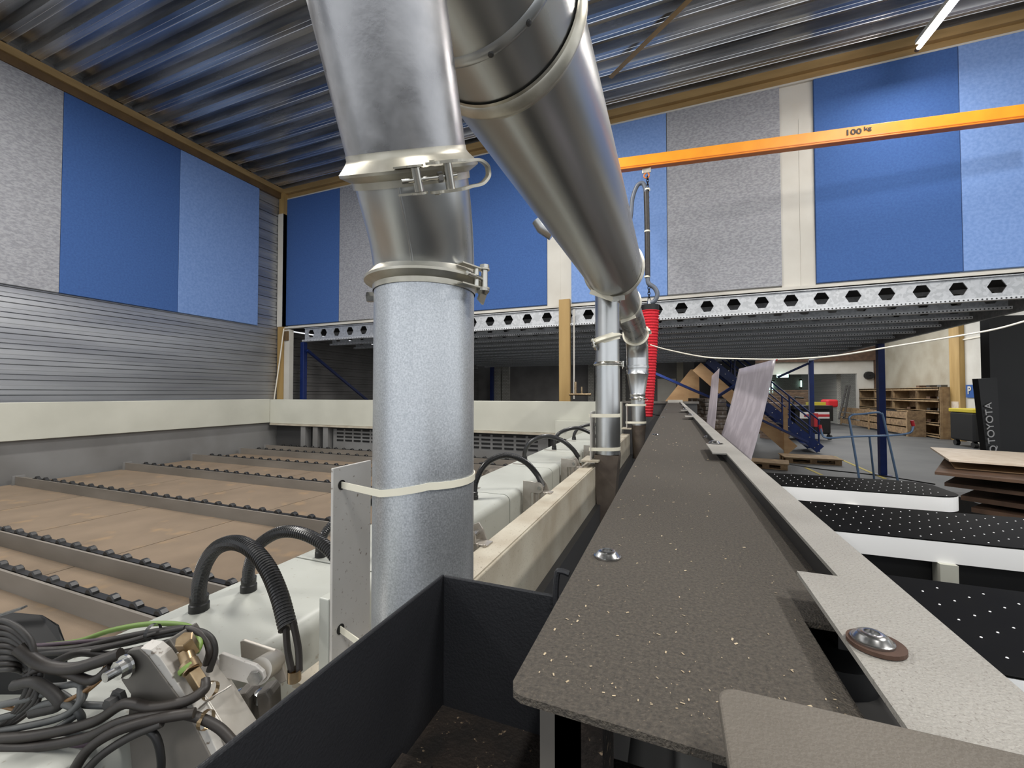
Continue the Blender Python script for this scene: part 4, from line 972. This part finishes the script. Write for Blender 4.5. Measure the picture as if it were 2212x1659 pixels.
hose(b7, hp_([(1241, 937), (1250, 925), (1270, 918), (1290, 918), (1310, 925), (1325, 938)], dep(b7), 4.0), None, at(1328, 948, D=4.0), .015, 'farthest arched black hose in front of the far white guard', False, 1)
# bed boards
BZ = -.945; XW = -6.4; YW = 5.1
ex = [-6.4, -5.07, -4.06, -3.05, -2.03, -1.0]
bl5 = ['particle board bed panel against the grey side wall', 'particle board bed panel second from the grey side wall', 'middle particle board bed panel', 'particle board bed panel second from the white beam', 'particle board bed panel next to the white beam']
for i in range(5):
    tag(MB().box(ex[i] + .004, ex[i + 1] - .004, -.5, YW + .07, BZ - .02, BZ).build('bed_board', M_board), bl5[i], 'board', 'particle board bed panels')
t = thing('machine_bed', 'dark machine bed carrying the particle boards and roller rails', 'machine bed', (-3, 2.5, FL))
MB().box(XW, -.2, -.5, YW + .07, BZ - .1, BZ - .022).build('bed_frame', M_dgrey, t)
MB().box(XW + .3, -.6, 0, 5.1, FL, BZ - .1).build('base', M_dgrey, t)
# rails with rollers
rails = [1.005, 1.278, 2.16, 3.08, 3.85, 4.55, 4.98]
rl = ['roller rail nearest to the cable bundle', 'roller rail second from the cable bundle', 'roller rail behind the two nearest arched hoses', 'roller rail in the middle of the bed', 'roller rail just beyond the middle of the bed', 'roller rail second from the slotted guard', 'roller rail nearest to the slotted guard']
wheel_mesh = None
for i, yr in enumerate(rails):
    x0 = XW + .08; x1 = -1.0
    t = thing('roller_rail', rl[i] + ', grey bar with black rollers', 'roller rail', (x0, yr, BZ), 'roller rails across the bed')
    MB().box(x0, x1, yr - .012, yr, BZ, ZT - .006).box(x0, x1, yr, yr + .045, ZT - .04, ZT - .03).box(x0, x1, yr + .04, yr + .05, BZ, ZT - .02).build('bar', M_rail, t)
    MB().box(x0 - .02, x0, yr - .03, yr + .06, BZ, ZT).build('end_block', M_grey, t)
    MB().box(x0 + .3, x1, yr + .004, yr + .034, ZT - .03, ZT - .004).build('belt', M_rubber, t)
    x = x0 + .36; k = 0
    while x < x1 - .02 and k < 70:
        if wheel_mesh is None:
            w = MB().lathe((x, yr + .004, ZT - .012), (0, 1, 0), [(0, .006), (0, .025), (.004, .031), (.026, .031), (.03, .024), (.03, .006)], 10, caps=True).build('roller', M_rubber, t)
            w0 = w; wheel_mesh = w.data; wbase = Vector((x, yr, 0)) - Vector((x0, yr, 0))
        else:
            w = w0.copy(); COL.objects.link(w); w.parent = t; w.location = Vector((x - x0, 0, 0)) - wbase
        x += .158; k += 1
# side guard (left) and far guard
zb0 = at(300, 933, X=XW).z; zt0 = at(300, 866, X=XW).z
t = thing('side_guard', 'long white guard rail along the ribbed side wall', 'machine guard', (XW, 2, zb0))
MB().box(XW - .15, XW, -3, YW + .0, zb0, zt0).build('guard_box', M_band, t, bevel=.004)
MB().box(XW - .12, XW - .05, -3, YW + .3, FL, zb0).build('lower_panel', M_grey, t)
zf0 = at(900, 925, Y=YW).z; zf1 = at(900, 865, Y=YW).z
xg1 = at(1343, 880, Y=YW).x
t = thing('far_guard', 'long white guard rail across the far end of the machine', 'machine guard', (-3.5, YW, zf0))
MB().box(XW, xg1, YW, YW + .15, zf0, zf1).build('guard_box', M_band, t, bevel=.004)
MB().box(XW + .02, xg1 - .3, YW - .02, YW + .05, zf0 - .03, zf0 - .002).build('lower_lip', M_cream, t)
MB().box(XW, xg1, YW + .14, YW + .2, FL, zf0 - .0).build('recess', M_dgrey, t)
a, b = at(722, 935, Y=YW + .1).x, at(1185, 950, Y=YW + .1).x
MB().box(a, b, YW + .08, YW + .1, BZ, zf0 - .06).build('slotted_panel', M_grey, t)
vt = MB(); x = a + .08; zv0 = at(900, 941, Y=YW + .08).z
while x < b - .15:
    for k in range(4): vt.box(x, x + .13, YW + .072, YW + .081, zv0 + .03 - .055 * k, zv0 + .055 - .055 * k)
    x += .17
vt.build('vent_slots', M_blk, t)
for px in (655, 681, 703): q = at(px, 940, Y=YW + .05); MB().box(q.x, q.x + .1, YW - .0, YW + .12, BZ, zf0 - .04).build('bracket', M_grey, t)
q0 = at(1200, 908, Y=YW - .05); q1 = at(1290, 940, Y=YW - .05)
ep = MB().box(q0.x, q1.x + .2, YW - .07, YW - .02, q1.z - .06, q0.z).build('end_plate', M_band, t, bevel=.003)
MB().cyl((q0.x + .12, YW - .08, q0.z - .12), (q0.x + .12, YW - .06, q0.z - .12), .022).cyl((q0.x + .12, YW - .08, q0.z - .24), (q0.x + .12, YW - .06, q0.z - .24), .018).build('bolt_hole', M_blk, ep)
# dark end frame behind the beam end
a = at(1345, 880, Y=5.85).x; zE_ = at(1400, 868, Y=5.85).z
t = thing('end_frame', 'dark grey machine end wall behind the third vertical duct', 'machine frame', (0, 5.85, zE_))
MB().box(a, .3, 5.85, 5.95, FL, zE_).build('panel', M_dgrey, t); MB().box(a, .32, 5.83, 5.86, zE_ - .02, zE_ + .01).build('top_rim', M_bracket, t)
q = at(1453, 866, Y=5.8); MB().box(q.x - .06, q.x + .12, 5.76, 5.84, q.z - .04, q.z + .012).build('end_cap', M_wall, t)
q = at(1398, 893, Y=5.6); t = thing('limit_switch', 'small pale switch box beside the third vertical duct', 'switch', q)
MB().box(q.x - .03, q.x + .05, 5.55, 5.6, q.z - .03, q.z + .03).build('housing', M_band, t, bevel=.004)
MB().tube(spline([q + Vector((.05, 0, 0)), q + Vector((.15, 0, -.02)), q + Vector((.25, 0, .02))], 5), .008, 8).build('lead', M_rubber, t)
# gear motor among the rails
q = at(1078, 1020, Z=-.74)
t = thing('gear_motor', 'dark gear motor seen under the arched hose right of the nearest duct', 'motor', q)
MB().box(q.x - .16, q.x + .12, q.y - .04, q.y + .14, -.86, -.70).build('gearbox', M_darkm, t, bevel=.02)
MB().lathe(q + Vector((-.04, -.05, -.05)), (0, -1, 0), [(0, .085), (.02, .085), (.03, .06), (.06, .055), (.06, .02), (.03, .018), (.03, .001)], 28).build('flange', M_darkm, t, smooth=True)
MB().lathe(q + Vector((.12, .05, -.03)), (1, 0, 0), [(0, .05), (.1, .05), (.11, .04), (.18, .035), (.18, .001)], 24).build('motor_body', M_dgrey, t, smooth=True)
for k in range(6): a_ = k * pi / 3; MB().cyl(q + Vector((-.04 + .07 * cos(a_), -.07, -.05 + .07 * sin(a_))), q + Vector((-.04 + .07 * cos(a_), -.08, -.05 + .07 * sin(a_))), .009, 6).build('flange_bolt', M_zinc, t)

# ------------------------------------------------------------------ near-left pneumatic clamp and cables
def P(px, py, D): return at(px, py, D=D)
def poly_plate(pts, D, thick, nm, m, par, **k):
    if isinstance(D, (int, float)): D = [D] * len(pts)
    return MB().prism([P(x, y, d_) for (x, y), d_ in zip(pts, D)], Fh * thick).build(nm, m, par, **k)
t = thing('pneumatic_clamp', 'pneumatic clamp assembly with angled plates in the near left corner', 'clamp', P(400, 1550, .6))
poly_plate([(262, 1428), (278, 1405), (300, 1402), (318, 1418), (400, 1528), (462, 1650), (470, 1720), (290, 1720), (275, 1560), (282, 1500), (262, 1470)], [.54] * 11, .008, 'pivot_plate', M_bracket, t, bevel=.001)
poly_plate([(300, 1400), (326, 1404), (345, 1420), (440, 1560), (500, 1690), (470, 1720), (318, 1418)], .542, .02, 'clamp_arm', M_plate, t, bevel=.001)
poly_plate([(472, 1415), (478, 1412), (552, 1438), (568, 1452), (572, 1466), (562, 1478), (548, 1480), (474, 1462)], .60, .006, 'link_plate', M_plate, t, bevel=.0012)
poly_plate([(518, 1386), (525, 1384), (592, 1406), (606, 1418), (620, 1470), (606, 1478), (560, 1430), (520, 1420)], .645, .006, 'rear_link_plate', M_alu, t, bevel=.0012)
MB().lathe(P(551, 1464, .597), -Fh, [(0, .0105), (.003, .0105), (.003, .0001)], 6).build('link_bolt', M_zinc, t)
MB().cyl(P(560, 1450, .61), P(590, 1430, .65), .018, 20).build('pivot_boss', M_alu, t, smooth=True)
MB().lathe(P(275, 1438, .538), -Fh - Rr * .3, [(0, .015), (.003, .015), (.003, .011), (.012, .011), (.012, .006), (.024, .006), (.024, .0001)], 18).build('hinge_nut', M_zinc, t)
MB().lathe(P(262, 1508, .55), -Fh - Rr * .3, [(0, .014), (.006, .014), (.006, .009), (.016, .009), (.016, .0001)], 6).build('lower_nut', M_dgrey, t)
# aluminium cylinder profile
p0 = P(378, 1412, .59); p1 = P(548, 1690, .57); dr = (p1 - p0).normalized(); sd = dr.cross(Fh).normalized(); m1 = MB()
m1.bar(p0, p1, .056, .045, Fh)
for e_ in (-.025, -.010, .010, .025): m1.bar(p0 + sd * e_ - Fh * .023, p1 + sd * e_ - Fh * .023, .006, .004, Fh)
m1.build('air_cylinder', M_alub, t, bevel=.0015)
MB().bar(p0 - dr * .02, p0 + dr * .012, .056, .048, Fh).build('cylinder_cap', M_bracket, t, bevel=.002)
MB().prism([P(150, 1640, .55), P(158, 1596, .55), P(172, 1590, .55), (P(215, 1605, .55)), P(210, 1720, .55), P(150, 1720, .55)], Fh * .03).build('base_block', M_bracket, t, bevel=.001)
MB().lathe(P(300, 1660, .6), Uz * .9 - Fh * .5, [(-.05, .06), (.03, .06), (.045, .05), (.05, .02), (.05, .001)], 28).build('round_housing', M_bracket, t, smooth=True)
# fitting
t = thing('air_fitting', 'brass elbow fitting with green collar on top of the air cylinder', 'fitting', P(410, 1400, .56))
MB().lathe(P(402, 1388, .56), (Uz * .8 - Fh * .45), [(-.02, .0001), (-.02, .011), (.008, .011), (.009, .0095), (.009, .0001)], 6).build('hex_body', M_brass, t)
MB().cyl(P(400, 1405, .56), P(410, 1435, .555), .009, 16).cyl(P(408, 1432, .555), P(416, 1448, .55), .011, 16).build('stem', M_brass, t, smooth=True)
MB().lathe(P(407, 1440, .552), (P(416, 1448, .55) - P(402, 1420, .555)), [(-.002, .0115), (.001, .0122), (.004, .0115)], 18).build('green_collar', M_green, t, smooth=True)
MB().bar(P(415, 1450, .55), P(440, 1490, .545), .014, .012).build('connector', M_brass, t, bevel=.001)
# two grey valve blocks right
t = thing('cylinder_head', 'dusty grey cylinder head wedged behind the black box rim', 'fitting', P(540, 1510, .57))
for (px, py) in ((520, 1505), (566, 1503)):
    MB().prism([P(px - 14, py - 2, .63), P(px + 10, py - 8, .63), P(px + 18, py + 4, .63), P(px + 22, py + 80, .63), P(px - 4, py + 80, .63)], Fh * .03).build('block', M_bracket, t, bevel=.003)
    MB().lathe(P(px + 2, py - 5, .645), (0, 0, 1), [(-.01, .012), (.004, .012), (.006, .006), (.006, .0001)], 20).build('screw', M_zinc, t, smooth=True)
# black box motor upper left
t = thing('junction_box', 'black plastic junction box at the left edge behind the cables', 'box', P(60, 1400, .66))
MB().prism([P(-60, 1330, .66), P(20, 1318, .68), P(95, 1325, .68), P(128, 1345, .66), P(150, 1400, .64), P(60, 1420, .62), P(-60, 1420, .62)], Vector((0, 0, -.08))).build('housing', M_blk, t, bevel=.006)
MB().bar(P(-10, 1332, .655), P(52, 1312, .66), .01, .003).build('metal_strip', M_zinc, t)
# cables: (pixel path, depth, radius, material, label)
def cable(pts, r, m, label, n=8):
    tag(MB().tube(spline([P(*p) for p in pts], n), r * .74, 10).build('machine_cable', m, smooth=True), label, 'cable', 'loose cables in the near left corner')
cable([(90, 1395, .64), (170, 1385, .64), (240, 1362, .64), (320, 1348, .64), (395, 1350, .63), (425, 1368, .6), (432, 1390, .58), (424, 1410, .57)], .0052, M_green, 'bright green cable arching to the brass fitting')
cable([(60, 1405, .62), (160, 1400, .62), (260, 1378, .62), (350, 1362, .61), (410, 1358, .6), (440, 1376, .59), (452, 1405, .58), (445, 1435, .58)], .006, M_cabled, 'dark cable running just below the green one')
cable([(40, 1412, .62), (150, 1408, .615), (260, 1392, .61), (350, 1372, .605), (420, 1362, .6), (455, 1378, .59), (464, 1410, .585), (452, 1450, .58)], .0058, M_cableg, 'grey cable looping beside the brass fitting')
cable([(60, 1396, .625), (180, 1386, .625), (300, 1372, .62), (380, 1362, .62)], .004, M_purple, 'thin purple cable under the green one')
cable([(200, 1405, .6), (280, 1385, .6), (340, 1368, .6), (400, 1356, .6)], .0045, M_cabled, 'black tied cable above the pivot plate')
cable([(100, 1440, .6), (170, 1410, .6), (240, 1415, .6), (320, 1400, .595), (380, 1385, .59)], .0075, M_cabled, 'thick dark cable behind the hinge nut')
for k in range(9):
    e = 14 * k
    cable([(-40, 1338 + e, .585 - .003 * k), (20, 1345 + e * .9, .575 - .003 * k), (66 - 2 * k, 1385 + e * .6, .565), (70 + (k % 3) * 9, 1440 + 4 * k, .56), (52 + (k % 4) * 8, 1505 + 3 * k, .55), (10 - 4 * k, 1560 + 5 * k, .55), (-50, 1575 + 9 * k, .55)], .0050 - .0001 * k, (M_cableg, M_cabled, M_cableg)[k % 3],
          '%s strand from the outside of the thick grey cable coil at the left edge' % ORD[k])
cable([(40, 1400, .56), (90, 1435, .56), (150, 1445, .56), (210, 1430, .565), (260, 1412, .57)], .0105, M_cabled, 'thick sleeved cable with heat-shrink joints')
cable([(60, 1460, .56), (100, 1440, .56), (150, 1455, .56), (200, 1470, .56), (240, 1440, .565)], .008, M_cabled, 'second thick sleeved cable below the first')
cable([(30, 1480, .55), (80, 1475, .55), (130, 1520, .55), (70, 1540, .55)], .009, M_cableg, 'short thick cable end near the coil')
lt = [[(-30, 1530, .55), (60, 1510, .55), (120, 1495, .56), (170, 1520, .56), (240, 1525, .56)],
      [(-30, 1560, .54), (40, 1540, .55), (110, 1518, .55), (160, 1530, .55), (175, 1560, .55), (120, 1580, .55), (30, 1600, .54)],
      [(70, 1485, .56), (130, 1482, .56), (170, 1478, .56), (182, 1500, .56), (165, 1530, .56)],
      [(-30, 1585, .54), (50, 1570, .54), (130, 1550, .545), (170, 1520, .55), (176, 1480, .56)],
      [(0, 1640, .53), (60, 1600, .54), (120, 1575, .54), (165, 1545, .55)]]
ln = ['pale grey cable ending at the lower nut', 'pale grey cable looping over the white beam', 'short pale grey cable loop beside the coil', 'pale grey cable rising to the sleeved joint', 'lowest pale grey cable on the white beam']
for p_, l_ in zip(lt, ln): cable(p_, .0058, M_cablel, l_)
cable([(180, 1500, .56), (215, 1470, .56), (232, 1440, .565), (236, 1415, .57)], .0035, M_orangec, 'thin amber tube rising from the grey loops')
cable([(-20, 1520, .55), (60, 1535, .55), (130, 1520, .55), (200, 1480, .56), (228, 1440, .57)], .0035, M_orangec, 'second thin amber tube under the grey loops')
cable([(-40, 1598, .53), (80, 1588, .53), (200, 1560, .53), (270, 1520, .53), (330, 1528, .525), (400, 1515, .53), (440, 1490, .54), (442, 1470, .55)], .0085, M_cabled, 'thick dark air hose curving up to the brass connector')
cable([(-40, 1612, .525), (60, 1615, .525), (180, 1595, .52), (260, 1560, .52), (340, 1545, .52), (410, 1545, .525), (470, 1570, .53), (510, 1610, .53)], .008, M_cabled, 'thick dark hose curving down behind the black box')
cable([(150, 1680, .5), (190, 1620, .5), (250, 1580, .505), (330, 1555, .51), (420, 1540, .52)], .008, M_cabled, 'dark cable arcing in front of the round housing')
cable([(165, 1690, .5), (215, 1635, .5), (280, 1592, .505), (350, 1562, .51)], .0065, M_cableg, 'grey cable just below the arcing dark cable')
cable([(20, 1625, .53), (110, 1620, .53), (200, 1602, .53), (280, 1570, .53)], .006, M_purple, 'purple cable along the bottom of the bundle')
cable([(300, 1565, .51), (335, 1590, .51), (348, 1640, .51), (345, 1700, .51)], .006, M_rubber, 'black cable dropping over the pivot plate')
cable([(430, 1530, .54), (460, 1505, .54), (485, 1490, .545), (500, 1480, .55)], .0016, M_alu, 'thin steel wire crossing the air cylinder')
for (x, y, a_) in ((330, 1365, .6), (455, 1492, .55), (445, 1555, .53)):
    tag(MB().lathe(P(x, y, a_), Rr - Fh * .2, [(-.003, .011), (.003, .011)], 16).build('cable_clip', M_brass if y > 1400 else M_rubber), 'small clip gathering the cables at pixel row' if False else ('black clip gathering the cables under the green one' if y < 1400 else 'brass clip on the %s' % ('steel wire' if y < 1500 else 'hose over the cylinder')), 'clip')

# ------------------------------------------------------------------ crane rail, hoist, lifter, cable
c0 = at(1330, 357, Z=2.95); c1 = at(2300, 231, Z=2.95)
dv = (c1 - c0); dv.z = 0; dvn = dv.normalized(); nv = Vector((dvn.y, -dvn.x, 0))
t = thing('crane_rail', 'orange crane rail marked 100 kg below the ceiling', 'crane rail', c0)
h = .145
def rp(s_, n_, z_): return c0 + dvn * s_ + nv * n_ + Vector((0, 0, z_))
L_ = dv.length
def rbar(n0, n1, z0, z1, nm, m, s0=0, s1=L_):
    MB().add([rp(s, n, z) for s in (s0, s1) for n, z in ((n0, z0), (n1, z0), (n1, z1), (n0, z1))], [(0, 1, 2, 3), (7, 6, 5, 4), (0, 4, 5, 1), (1, 5, 6, 2), (2, 6, 7, 3), (3, 7, 4, 0)]).build(nm, m, t, bevel=.003)
rbar(-.03, .03, -h / 2, h / 2, 'rail_profile', M_orange)
rbar(.03, .034, -h / 2 + .012, -h / 2 + .024, 'lower_groove', M_orange2)
rbar(-.045, .04, -h / 2 - .012, -h / 2, 'lower_flange', M_orange2)
def on_rail(px):
    best = None
    for k in range(2000):
        s_ = L_ * k / 2000; p = rp(s_, .031, 0); r_ = p.dot(Rr) / p.dot(Fc) * F + W / 2
        if best is None or abs(r_ - px) < best[0]: best = (abs(r_ - px), s_, p)
    return best[1], best[2]
Rt = Matrix((dvn, Uz, nv)).transposed()
s_, p_ = on_rail(1843); text('100', .088, p_ + Vector((0, 0, .008)) + nv * .003, Rt, M_black, t, 'lettering', .0008, .0022, 1.25)
s_, p_ = on_rail(1874); text('kg', .062, p_ + Vector((0, 0, .028)) + nv * .003, Rt, M_black, t, 'lettering', .0008, .0018, 1.3)
# hoist
s_, p_ = on_rail(1397); hk = rp(s_, 0, -h / 2 - .012)
t = thing('trolley_hanger', 'small grey trolley plate with orange hook under the crane rail', 'hook', hk)
MB().box(hk.x - .055, hk.x + .055, hk.y - .01, hk.y + .01, hk.z - .07, hk.z + .0).build('plate', M_alu, t, bevel=.008)
hp = [hk + Vector((0, 0, -.08)) + Vector((.032 * cos(a_), 0, .032 * sin(a_) - .02)) for a_ in [radians(x) for x in range(100, 431, 20)]]
MB().tube(hp, .009, 8).build('hook', M_orange2, t, smooth=True)
ch0 = hk + Vector((0, 0, -.13)); pch = at(1400, 650, Y=hk.y); zch = pch.z
t = thing('hoist_chain', 'black link chain hanging from the trolley hook', 'chain', ch0)
cmb = MB(); z = ch0.z; k = 0
dxz = (pch.x - ch0.x) / (ch0.z - zch)
while z > zch:
    c_ = Vector((ch0.x + (ch0.z - z) * dxz + .012, ch0.y, z)); vx = Vector((1, 0, 0)) if k % 2 else Vector((.3, 1, 0)).normalized()
    cmb.tube([c_ + vx * .014 * cos(a_) + Vector((0, 0, .026 * sin(a_))) for a_ in [i * pi / 4 for i in range(8)]], .0055, 6, closed=True); z -= .036; k += 1
cmb.build('links', M_chain, t)
Yh = hk.y - .02
t = thing('vacuum_hose', 'grey ribbed vacuum hose looping beside the hoist chain', 'hose', at(1390, 500, Y=Yh))
def hs(l): return spline([at(x, y, Y=Yh) for x, y in l], 8)
MB().tube(hs([(1330, 520), (1352, 500), (1362, 470), (1366, 430), (1376, 402), (1388, 396), (1394, 408), (1395, 425)]), .027, 14).build('upper_loop', M_ghose, t, smooth=True)
MB().tube(hs([(1396, 415), (1398, 500), (1399, 598)]), .033, 14).build('rigid_tube', M_cabled, t, smooth=True)
MB().tube(hs([(1399, 598), (1401, 612), (1414, 622), (1420, 636), (1414, 650), (1403, 655)]), .028, 14).build('lower_loop', M_ghose, t, smooth=True)
for y_ in (410, 500, 598):
    q = at(1398, y_, Y=Yh); MB().lathe(q, (0, 0, 1), [(-.01, .036), (.01, .036)], 16).build('hose_clip', M_tie, t)
# red lifting tube
t = thing('vacuum_lift_tube', 'red corrugated fabric lifting tube hanging beside the far duct', 'lift tube', at(1402, 665, Y=Yh))
topp = at(1403, 672, Y=Yh); bot = at(1400, 900, Y=Yh); n = 150; pts = []; rs = []
for k in range(n + 1):
    u_ = k / n; pts.append(topp.lerp(bot, u_)); rs.append((.112 - .06 * u_ ** 1.4) * (1 + (.05 if k % 4 < 2 else -.04)))
MB().tube(pts, rs, 24).build('bellows', M_red, t)
MB().cyl(topp, topp + Vector((0, 0, .07)), .115, 24).build('top_collar', M_blk, t, smooth=True)
MB().cyl(topp + Vector((0, 0, .07)), topp + Vector((0, 0, .13)), .03, 12).build('swivel', M_zinc, t)
# white sagging cable
tag(MB().tube(spline([at(1405, 745, D=4.9), at(1440, 755, D=4.7), at(1520, 771, D=4.3), at(1600, 775, D=4.0), at(1690, 776, D=3.8), at(1800, 769, D=3.6), at(1920, 750, D=3.4), at(2050, 729, D=3.2), at(2150, 711, D=3.1), at(2240, 686, D=3.0), at(2400, 640, D=2.9)], 8), .0068, 8).build('overhead_cable', M_rope, smooth=True), 'white cable sagging across the hall at eye level', 'cable')
# diagonal brace and tube lamp under the ceiling
tag(MB().bar(at(1318, 168, Z=ZC - .08), at(1560, -70, Z=ZC - .02), .06, .012).build('ceiling_brace', M_trimw), 'brown diagonal flat brace under the corrugated ceiling', 'brace')
l0 = at(1985, 103, Z=4.0); l1 = Vector((l0.x, l0.y - 1.5, 4.0))
l1 = at(2062, 5, Z=4.0); l1 = l0 + (l1 - l0) * 3.
t = thing('tube_lamp', 'glowing fluorescent tube lamp in front of the far wall', 'lamp', l0)
MB().tube([l0, l1], .022, 12).build('tube', M_tube, t, smooth=True)
MB().bar(l0 + Vector((0, 0, .07)), l1 + Vector((0, 0, .07)), .07, .05).build('housing', M_band, t)
MB().tube([l0 - (l1 - l0).normalized() * .04, l0], .024, 12).build('end_cap', M_trimd, t)

# ------------------------------------------------------------------ added fill lights, tube lamp light and world
def area(loc, sx, sy, power, rot=(0, 0, 0), col=(1, .97, .93)):
    l = bpy.data.lights.new('lamp', 'AREA'); l.shape = 'RECTANGLE'; l.size = sx; l.size_y = sy; l.energy = power; l.color = col
    o = bpy.data.objects.new('fill_or_tube_light', l); COL.objects.link(o); o.location = loc; o.rotation_euler = rot; return o
for (x, y) in ((-4.8, 1.6), (-4.8, -2.4), (1.2, -2.4), (3.6, 1.8), (-1.6, 3.4)):
    area((x, y, 4.25), .22, 1.5, 230 if x > 3 else 150)  # unseen fill lights added below the ceiling to light the hall
area((l0.x, l0.y - .75, 3.96), .08, 1.4, 35)
for (x, y) in ((0, 13), (-4, 13)): area((x, y, ZM - .42), .2, 1.5, 42)  # fill lights added to brighten the space under the mezzanine
area((7, 14, 3.4), 2, 3, 130); area((7, 22, 3.4), 2, 3, 200); area((10, 31, 1.5), 1.5, 2, 60); area((4, 24, 2.2), 1.5, 2, 70)  # fill lights added for the rear hall and annex
w = bpy.data.worlds.new('world'); SC.world = w; w.use_nodes = True
bg = w.node_tree.nodes['Background']; bg.inputs[0].default_value = (.93, .96, 1.0, 1); bg.inputs[1].default_value = 1.05

# ------------------------------------------------------------------ camera, lift everything to floor = 0
cam = bpy.data.cameras.new('camera'); co = bpy.data.objects.new('camera', cam); COL.objects.link(co)
cam.sensor_fit = 'HORIZONTAL'; cam.sensor_width = 36; cam.lens = 36 * F / W; cam.clip_start = .01; cam.clip_end = 200
co.matrix_world = Matrix((Rr, Uc, -Fc)).transposed().to_4x4()
SC.camera = co
for o in list(bpy.data.objects):
    if o.parent is None: o.location.z += CH
for o in bpy.data.objects:
    if '_o' in o: del o['_o']
SC.view_settings.view_transform = 'Standard'
SC.view_settings.look = 'None'
SC.view_settings.exposure = .22
